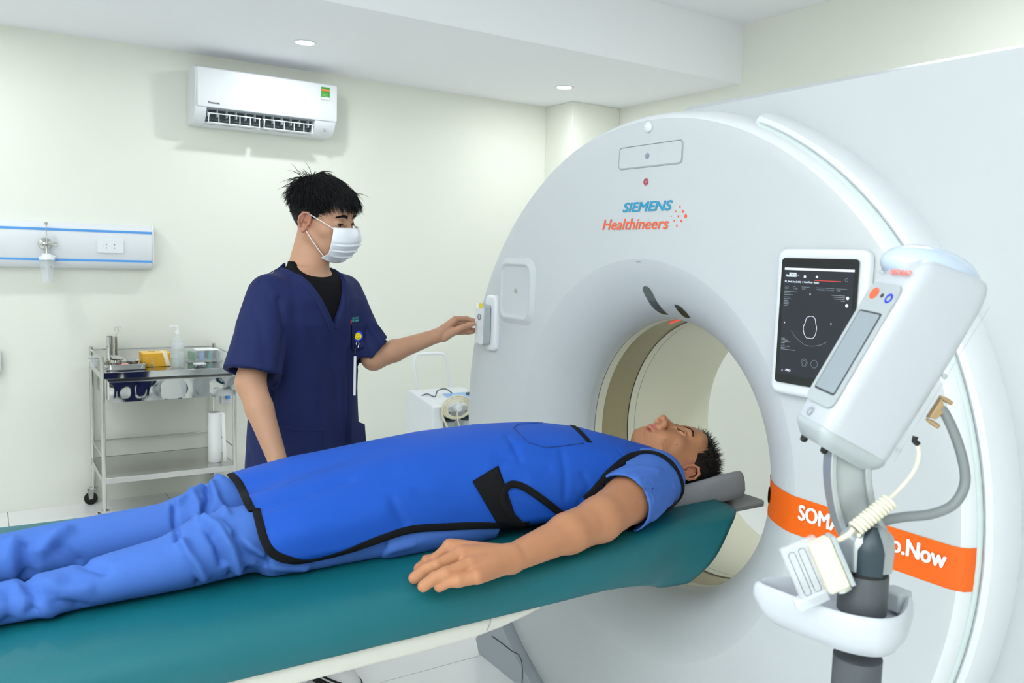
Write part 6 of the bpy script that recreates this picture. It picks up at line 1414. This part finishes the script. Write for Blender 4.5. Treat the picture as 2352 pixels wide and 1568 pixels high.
# face mask with three pleats
def maskp(u, v):
    a = (u - .5) * 2; yaw = a * 1.12; z = -.010 - .112 * v; wv = 1 - .18 * abs(v - .35) * 1.2
    bul = math.sin(PI * min(1, max(0, v * .92 + .06))) ; R0 = .070 + .012 * bul
    yfr = .050 + (.062 + .022 * math.sin(PI * min(v * 1.15 + .10, 1)) ) * math.cos(yaw * 1.0) ** .8 - .030 * max(0, v - .80) / .2
    x = R0 * math.sin(yaw) * wv * 1.02; y = yfr - .012
    pleat = 0
    for pv, am in ((.42, .0035), (.60, .004), (.78, .003)): 
        t = (v - pv - .05 * abs(a)) / .045; pleat += am * (math.exp(-(t - .5) ** 2 * 2) - .9 * math.exp(-(t + .5) ** 2 * 4)) * (1 - abs(a) ** 4)
    nose = .010 * math.exp(-(a / .16) ** 2) * math.exp(-((v - .12) / .18) ** 2)
    z2 = z + .004 * math.cos(a * PI / 2) * (1 - v) + (.012 * abs(a) ** 2 * (v - .0) )
    if v < .25: y += 0
    return np.array((x, y + pleat + nose, z2))
nu_, nv_ = 61, 61; MV = []
Rf = TR[:, 1]
for i in range(nu_):
    for j in range(nv_):
        q = P_(maskp(i / (nu_ - 1), j / (nv_ - 1)))
        axis_o = P_((0, .0, -.05)); d = Vector(q - axis_o); d.z *= .3 if False else 1
        h = bodyB.ray_cast(Vector(q) + d.normalized() * .06, -d.normalized(), .12)
        if h[0] is not None and (h[0] - Vector(axis_o)).length > d.length - .0015: q = np.array(h[0]) + np.array(d.normalized()) * .0025
        MV.append(q)
MQ = np.array([[i * nv_ + j, (i + 1) * nv_ + j, (i + 1) * nv_ + j + 1, i * nv_ + j + 1] for i in range(nu_ - 1) for j in range(nv_ - 1)])
mk = link_mesh('face_mask', np_mesh(np.array(MV), MQ), 'mask_white', tec, angle=None, label='white pleated face mask')
md = mk.modifiers.new('t', 'SOLIDIFY'); md.thickness = .0012; md.offset = 0
for e in (0, nu_ - 1):
    sx = 1 if (TR.T @ (MV[e * nv_] - TT_))[0] > 0 else -1
    t0_, t1_ = MV[e * nv_ + 2], MV[e * nv_ + nv_ - 6]
    ea_, eb_ = P_((sx * .082, -.001, .015)), P_((sx * .080, -.006, -.036))
    for a_, b_ in ((t0_, ea_), (t1_, eb_)):
        mid = (a_ + b_) / 2 + (a_ - P_((0, 0, -.03))) * .04; MB().tube(spline([a_, mid, b_], 5), .0016, 6, flat=1.0).build('ear_loop', 'mask_white', mk)
for v0 in (.02, .97):
    MB().tube([MV[i * nv_ + int(v0 * (nv_ - 1))] for i in range(0, nu_, 2)], .0014, 6).build('mask_hem', 'mask_white', mk)
# undershirt
f = Field([(.66, 1.16, .0045)], [(2.44, 2.84, .0045)], [(1.05, 1.43, .0045)])
f.fn((.6, 2.4, 1.05), (1.2, 2.85, 1.42), tor(.009, zmin=1.06, zmax=1.418), .01)
f.cap(tp(0, .0, 1.34), tp(0, .004, 1.404), .070, .060, .01)
f.fn((.8, 2.5, 1.39), (1.05, 2.75, 1.45), lambda X, Y, Z: (1.396 - .30 * tl(X, Y)[1] ) - Z, .0, 'sub') if False else None
nb = P_((0, -.020, -.09)); 
V, Q = f.mesh(1); V[:, 2] = np.minimum(V[:, 2], 1.408 - .62 * np.clip(tl(V[:, 0], V[:, 1])[1] - .015, -.012, .2)); link_mesh('undershirt', np_mesh(V, Q), 'shirt_black', tec, angle=None, label='black undershirt')
MB().add([Vector(tp(x, .1305 + y_, z)) for x, z, y_ in ((-.012, 1.222, .001), (.014, 1.222, .001), (.002, 1.205, .004))], [(0, 1, 2)]).build('undershirt_tag', 'mask_white', tec, angle=None)
# scrub top
f = Field([(.53, 1.20, .0042)], [(2.34, 2.86, .0042)], [(.60, 1.44, .0044)])
f.fn((.6, 2.4, .62), (1.2, 2.85, 1.42), tor(-.003, zmin=.62, zmax=1.405), .02)
rax = (Re - Rs) / np.linalg.norm(Re - Rs); Rh = Rs + rax * .275
lax = (Le - Ls) / np.linalg.norm(Le - Ls)
f.cap(Rs + (0, 0, -.008), Rh, .067, .086, .03)
Lm_ = Ls + (Le - Ls) * .86; Lh = np.array(onY(869, 817, 2.60)); f.cap(Ls + (0, 0, -.008), Lm_, .066, .060, .03); f.cap(Lm_, Lh, .060, .060, .02)
f.cap(tp(.10, 0, 1.33), tp(.05, .0, 1.375), .05, .04, .03); f.cap(tp(-.10, 0, 1.33), tp(-.05, .0, 1.375), .05, .04, .03)
# hems: cut and hollow
def plane_cut(c, n, lo, hi, extra=None):
    S = f.sl(lo, hi, 0); X, Y, Z = f.grid(S); d = (X - c[0]) * n[0] + (Y - c[1]) * n[1] + (Z - c[2]) * n[2]
    if extra is not None: d = np.minimum(d, extra(X, Y, Z))
    f.D[S] = np.maximum(f.D[S], d.astype(np.float32))
rn = rax * .88 + np.array((-.1, 0, -.5)) * .3; rn /= np.linalg.norm(rn); rc_ = Rs + rax * .262
plane_cut(rc_, rn, (.5, 2.3, .95), (.80, 2.62, 1.2), lambda X, Y, Z: .045 - (tl(X, Y)[0] * -1 + .245))
f.cap(rc_ - rax * .06, rc_ + rax * .06, .058, .079, 0, 'sub')
lfa = (Lw - Le) / np.linalg.norm(Lw - Le); lc_ = np.array(onY(865, 818, 2.60)); 
lcn = np.array(RT) * .77 - np.array(UP) * .64; lc_ = np.array(onY(866, 816, 2.60)); plane_cut(lc_, lcn, (1.10, 2.4, 1.0), (1.25, 2.8, 1.35)); f.cap(lc_ - lfa * .035, lc_ + lfa * .05, .050, .050, 0, 'sub')
# V neck: open wedge in front, round hole for the neck
za = 1.214
f.fn((.7, 2.35, 1.2), (1.15, 2.85, 1.45), lambda X, Y, Z: np.maximum(np.abs(tl(X, Y)[0]) * .90 - (Z - za) * .47, -(tl(X, Y)[1] + .02)), .003, 'sub')
f.fn((.8, 2.5, 1.33), (1.1, 2.8, 1.45), lambda X, Y, Z: np.maximum(np.hypot(tl(X, Y)[0], tl(X, Y)[1] - .004) - .066, 1.345 - Z), .004, 'sub')
V, Q = f.mesh(1); N = normals(V, Q); V += N * (wob(V, 11, 21) * .0022 + wob(V, 26, 4) * .0006)[:, None]; B = bvh_of(np_mesh(V, Q))
SF = [(((640, 690), (655, 760), (640, 840), (625, 920)), -.009, .012), (((655, 700), (672, 780), (660, 880)), .006, .016), (((610, 650), (640, 690), (655, 740)), .004, .012), (((545, 760), (560, 800), (555, 850)), .003, .016), (((690, 740), (715, 850), (725, 1000)), .004, .022), (((760, 790), (775, 900), (780, 1010)), -.004, .018), (((800, 800), (803, 900), (800, 1010)), -.007, .010), (((790, 680), (800, 760), (798, 820)), .005, .010), (((845, 750), (865, 775), (880, 790)), -.006, .008), (((850, 735), (880, 762), (890, 785)), .005, .008), (((838, 775), (850, 800), (848, 830)), -.004, .007), (((600, 640), (560, 680), (545, 740)), .003, .02), (((720, 780), (700, 900), (690, 1010)), -.003, .025), (((560, 1000), (575, 1050), (570, 1080)), -.004, .015), (((580, 700), (600, 760), (610, 830)), -.003, .015)]
V = fold(V, N, B, SF)
topM = np_mesh(V, Q); topB = bvh_of(topM); tp_o = link_mesh('scrub_top', topM, 'scrub_navy', tec, angle=None, label='navy short-sleeved v-neck scrub top')
def cam_tape(pl, B, w_, m, name, par, n=6, lift=.0005, th=.0012):
    P, Nn = hits(pl, B, n); 
    if len(P) > 2: return tape(P, Nn, w_, th, name, m, par, lift=lift)
# collar band along the V (world points on the front surface)
for sx in (-1, 1):
    P, Nn = [], []
    for t in np.linspace(0, 1, 22):
        z = za - .006 + t * .165; x = sx * ((z - za) * .53 + .013); o_ = Vector(tp(x, .35, z)); d_ = Vector((-tr_y[0], -tr_y[1], 0)); h = topB.ray_cast(o_, d_, .6)
        if h[0] is not None and h[0].z > 1.19: P.append(h[0]); Nn.append(h[1] if h[1].dot(-d_) > 0 else -h[1])
    for _ in range(3): P = [P[0]] + [(P[i - 1] + P[i] * 2 + P[i + 1]) / 4 for i in range(1, len(P) - 1)] + [P[-1]]; Nn = [Nn[0]] + [(Nn[i - 1] + Nn[i] * 2 + Nn[i + 1]).normalized() for i in range(1, len(Nn) - 1)] + [Nn[-1]]
    tape(P, Nn, .026, .0016, 'neck_band', 'scrub_navy', tp_o, lift=.001)
cam_tape([(590, 648), (625, 622), (665, 604), (682, 600)], topB, .003, 'scrub_navy', 'shoulder_seam', tp_o)
cam_tape([(520, 838), (560, 862), (608, 876)], topB, .002, 'scrub_navy', 'hem_stitch', tp_o)
cam_tape([(632, 972), (660, 982), (700, 986), (741, 985)], topB, .014, 'scrub_navy', 'pocket_edge', tp_o, lift=.002)
cam_tape([(741, 985), (741, 1010), (742, 1025)], topB, .003, 'scrub_navy', 'pocket_edge', tp_o)
MB().grid(lambda u, v: Vector(onY(808 + 30 * u + 4 * v * u, 962 + 12 * u + 55 * v - 0 * u, 2.50 + .05 * u)) , 8, 6).build('side_pocket', 'scrub_navy', tp_o, angle=60)
cloth_patch([(806, 742), (838, 738), (836, 800), (808, 806)], topB, 'chest_pocket', 'scrub_navy', tp_o, .003, 10)
h0_, h1_ = hit(topB, 809, 734), hit(topB, 833, 731)
if h0_ and h1_:
    U_ = (h1_[0] - h0_[0]).normalized(); V_ = Vector((0, 0, 1)); V_ = (V_ - U_ * V_.dot(U_)).normalized()
    e_ = -Vector(FW) * .004
    lettering('CLINIC', h0_[0] + e_ + V_ * .001, h0_[0] + e_ + V_ * .001 + U_ * .036, U_, V_, .0065, 'teal_thread', tp_o, bold=.02)
    lettering('VIET NAM', h0_[0] + e_ - V_ * .0085, h0_[0] + e_ - V_ * .0085 + U_ * .036, U_, V_, .0075, 'teal_thread', tp_o, bold=.04)
    MB().sphere(h0_[0] + e_ - U_ * .004 - V_ * .006, (.002, .001, .008), 8, 6).build('emblem', 'red', tp_o)
# badge reel hanging on the chest
bd = thing('badge_reel', 'round blue badge reel with a yellow smiling face clipped to the navy chest pocket', 'badge', onY(823, 772, 2.47))
hb_ = hit(topB, 822, 772); bc_ = (hb_[0] if hb_ else onY(822, 772, 2.50)) - Vector(FW) * .006
nb_ = -(Vector((tr_y[0], tr_y[1], 0)) * -1 * .5 + Vector(FW) * .5).normalized(); nb_ = (Vector((tr_y[0], tr_y[1], 0)) - Vector(FW)).normalized()
MB().lathe([(-.004, .013), (-.002, .0175), (.003, .0178), (.005, .015), (.0052, 0)], bc_, nb_, 28).build('case', 'badge_blue', bd)
MB().lathe([(.0053, .0122), (.0062, .0115), (.0064, 0)], bc_, nb_, 24).build('face_sticker', 'yellow', bd, label='yellow smiling face')
rx_ = Vector((0, 0, 1)).cross(nb_).normalized(); uy = nb_.cross(rx_)
for s_ in (-1, 1): MB().sphere(bc_ + nb_ * .0066 + rx_ * (.0035 * s_) + uy * .004, (.0009, .0009, .002), 8, 6).build('eye_mark', 'dark_line', bd)
MB().tube([bc_ + nb_ * .0068 + rx_ * (.0065 * math.cos(a)) + uy * (.0065 * math.sin(a)) for a in np.linspace(PI * 1.12, PI * 1.88, 9)], .0006, 5).build('mouth_mark', 'dark_line', bd)
MB().tube([onD(812, 748, (bc_ - Vector((0, 0, CAMH))).dot(Vector(FW)) + .004), bc_ + uy * .017], .0009, 5).build('clip_strap', 'steel', bd)
l0 = bc_ - uy * .018; MB().tube(spline([l0, l0 - uy * .006 + rx_ * .005, l0 - uy * .014 + rx_ * .003, l0 - uy * .020, l0 - uy * .014 - rx_ * .003, l0 - uy * .006 - rx_ * .005], 4, True), .0011, 6, closed=True).build('hook', 'steel', bd)
dpt = (bc_ - Vector((0, 0, CAMH))).dot(Vector(FW)) - .012
MB().tube([l0 - uy * .020, onD(816, 800, dpt), onD(816, 812, dpt)], .0022, 6).build('strap', 'plastic_dark', bd)
MB().obox((onD(815.5, 818, dpt) + onD(814, 908, dpt)) / 2, (rx_, nb_, (onD(815.5, 818, dpt) - onD(814, 908, dpt)).normalized()), (.0042, .0015, (onD(815.5, 818, dpt) - onD(814, 908, dpt)).length / 2)).build('card', 'mask_white', bd, bevel=.001, label='white card seen edge-on')
# trousers and shoes
f = Field([(.62, 1.16, .009)], [(2.38, 2.86, .009)], [(.035, .80, .009)])
f.fn((.65, 2.4, .60), (1.2, 2.85, .78), tor(.012, zmin=.60, zmax=.78), .03)
ft = {-1: Vector((.960, 2.605, 0)), 1: Vector((.76, 2.62, 0))}
for sx in (-1, 1): 
    hp = tp(sx * .09, 0, .68); f.cap(hp, (ft[sx].x, ft[sx].y, .40), .098, .078, .02); f.cap((ft[sx].x, ft[sx].y, .40), (ft[sx].x, ft[sx].y, .09), .078, .070, .01)
V, Q = f.mesh(1); link_mesh('scrub_trousers', np_mesh(V, Q), 'scrub_navy', tec, angle=None)
for sx in (-1, 1):
    c = ft[sx]; fd = Vector((tr_y[0], tr_y[1], 0)); sd = Vector((tr_x[0], tr_x[1], 0))
    def shp(hh, sc_=1.0): return [(sd * (.045 * math.cos(a) * (1 + .12 * math.sin(a))) + fd * (.135 * math.sin(a) * 1.0 + .055)) * sc_ + Vector((0, 0, hh)) + c for a in np.linspace(0, 2 * PI, 29)[:-1]]
    n_ = 28; ss = [shp(.002, .97), shp(.008, 1.0), shp(.024, 1.0), shp(.028, .97)]
    MB().add([p for s_ in ss for p in s_], [(i * n_ + k, i * n_ + (k + 1) % n_, (i + 1) * n_ + (k + 1) % n_, (i + 1) * n_ + k) for i in range(3) for k in range(n_)] + [tuple(range(n_ - 1, -1, -1)), tuple(3 * n_ + k for k in range(n_))]).build('shoe_sole', 'rubber_black', tec)
    def up_(v, a): 
        r = math.cos(v * PI / 2) ** .6; back = max(0, -math.sin(a)); hgt = .05 + .045 * (.5 - .5 * math.sin(a))
        return c + sd * (.042 * math.cos(a) * r) + fd * (.055 + .128 * math.sin(a) * r - .03 * v) + Vector((0, 0, .026 + hgt * math.sin(v * PI / 2)))
    MB().grid(lambda u, v: up_(v, 2 * PI * u), 28, 10, True).build('shoe', 'shoe_white', tec, label='white speckled shoe with black trim')
    MB().tube([up_(.12, a) + Vector((0, 0, .0)) for a in np.linspace(-.3, PI + .3, 18)], .004, 6).build('shoe_trim', 'rubber_black', tec)
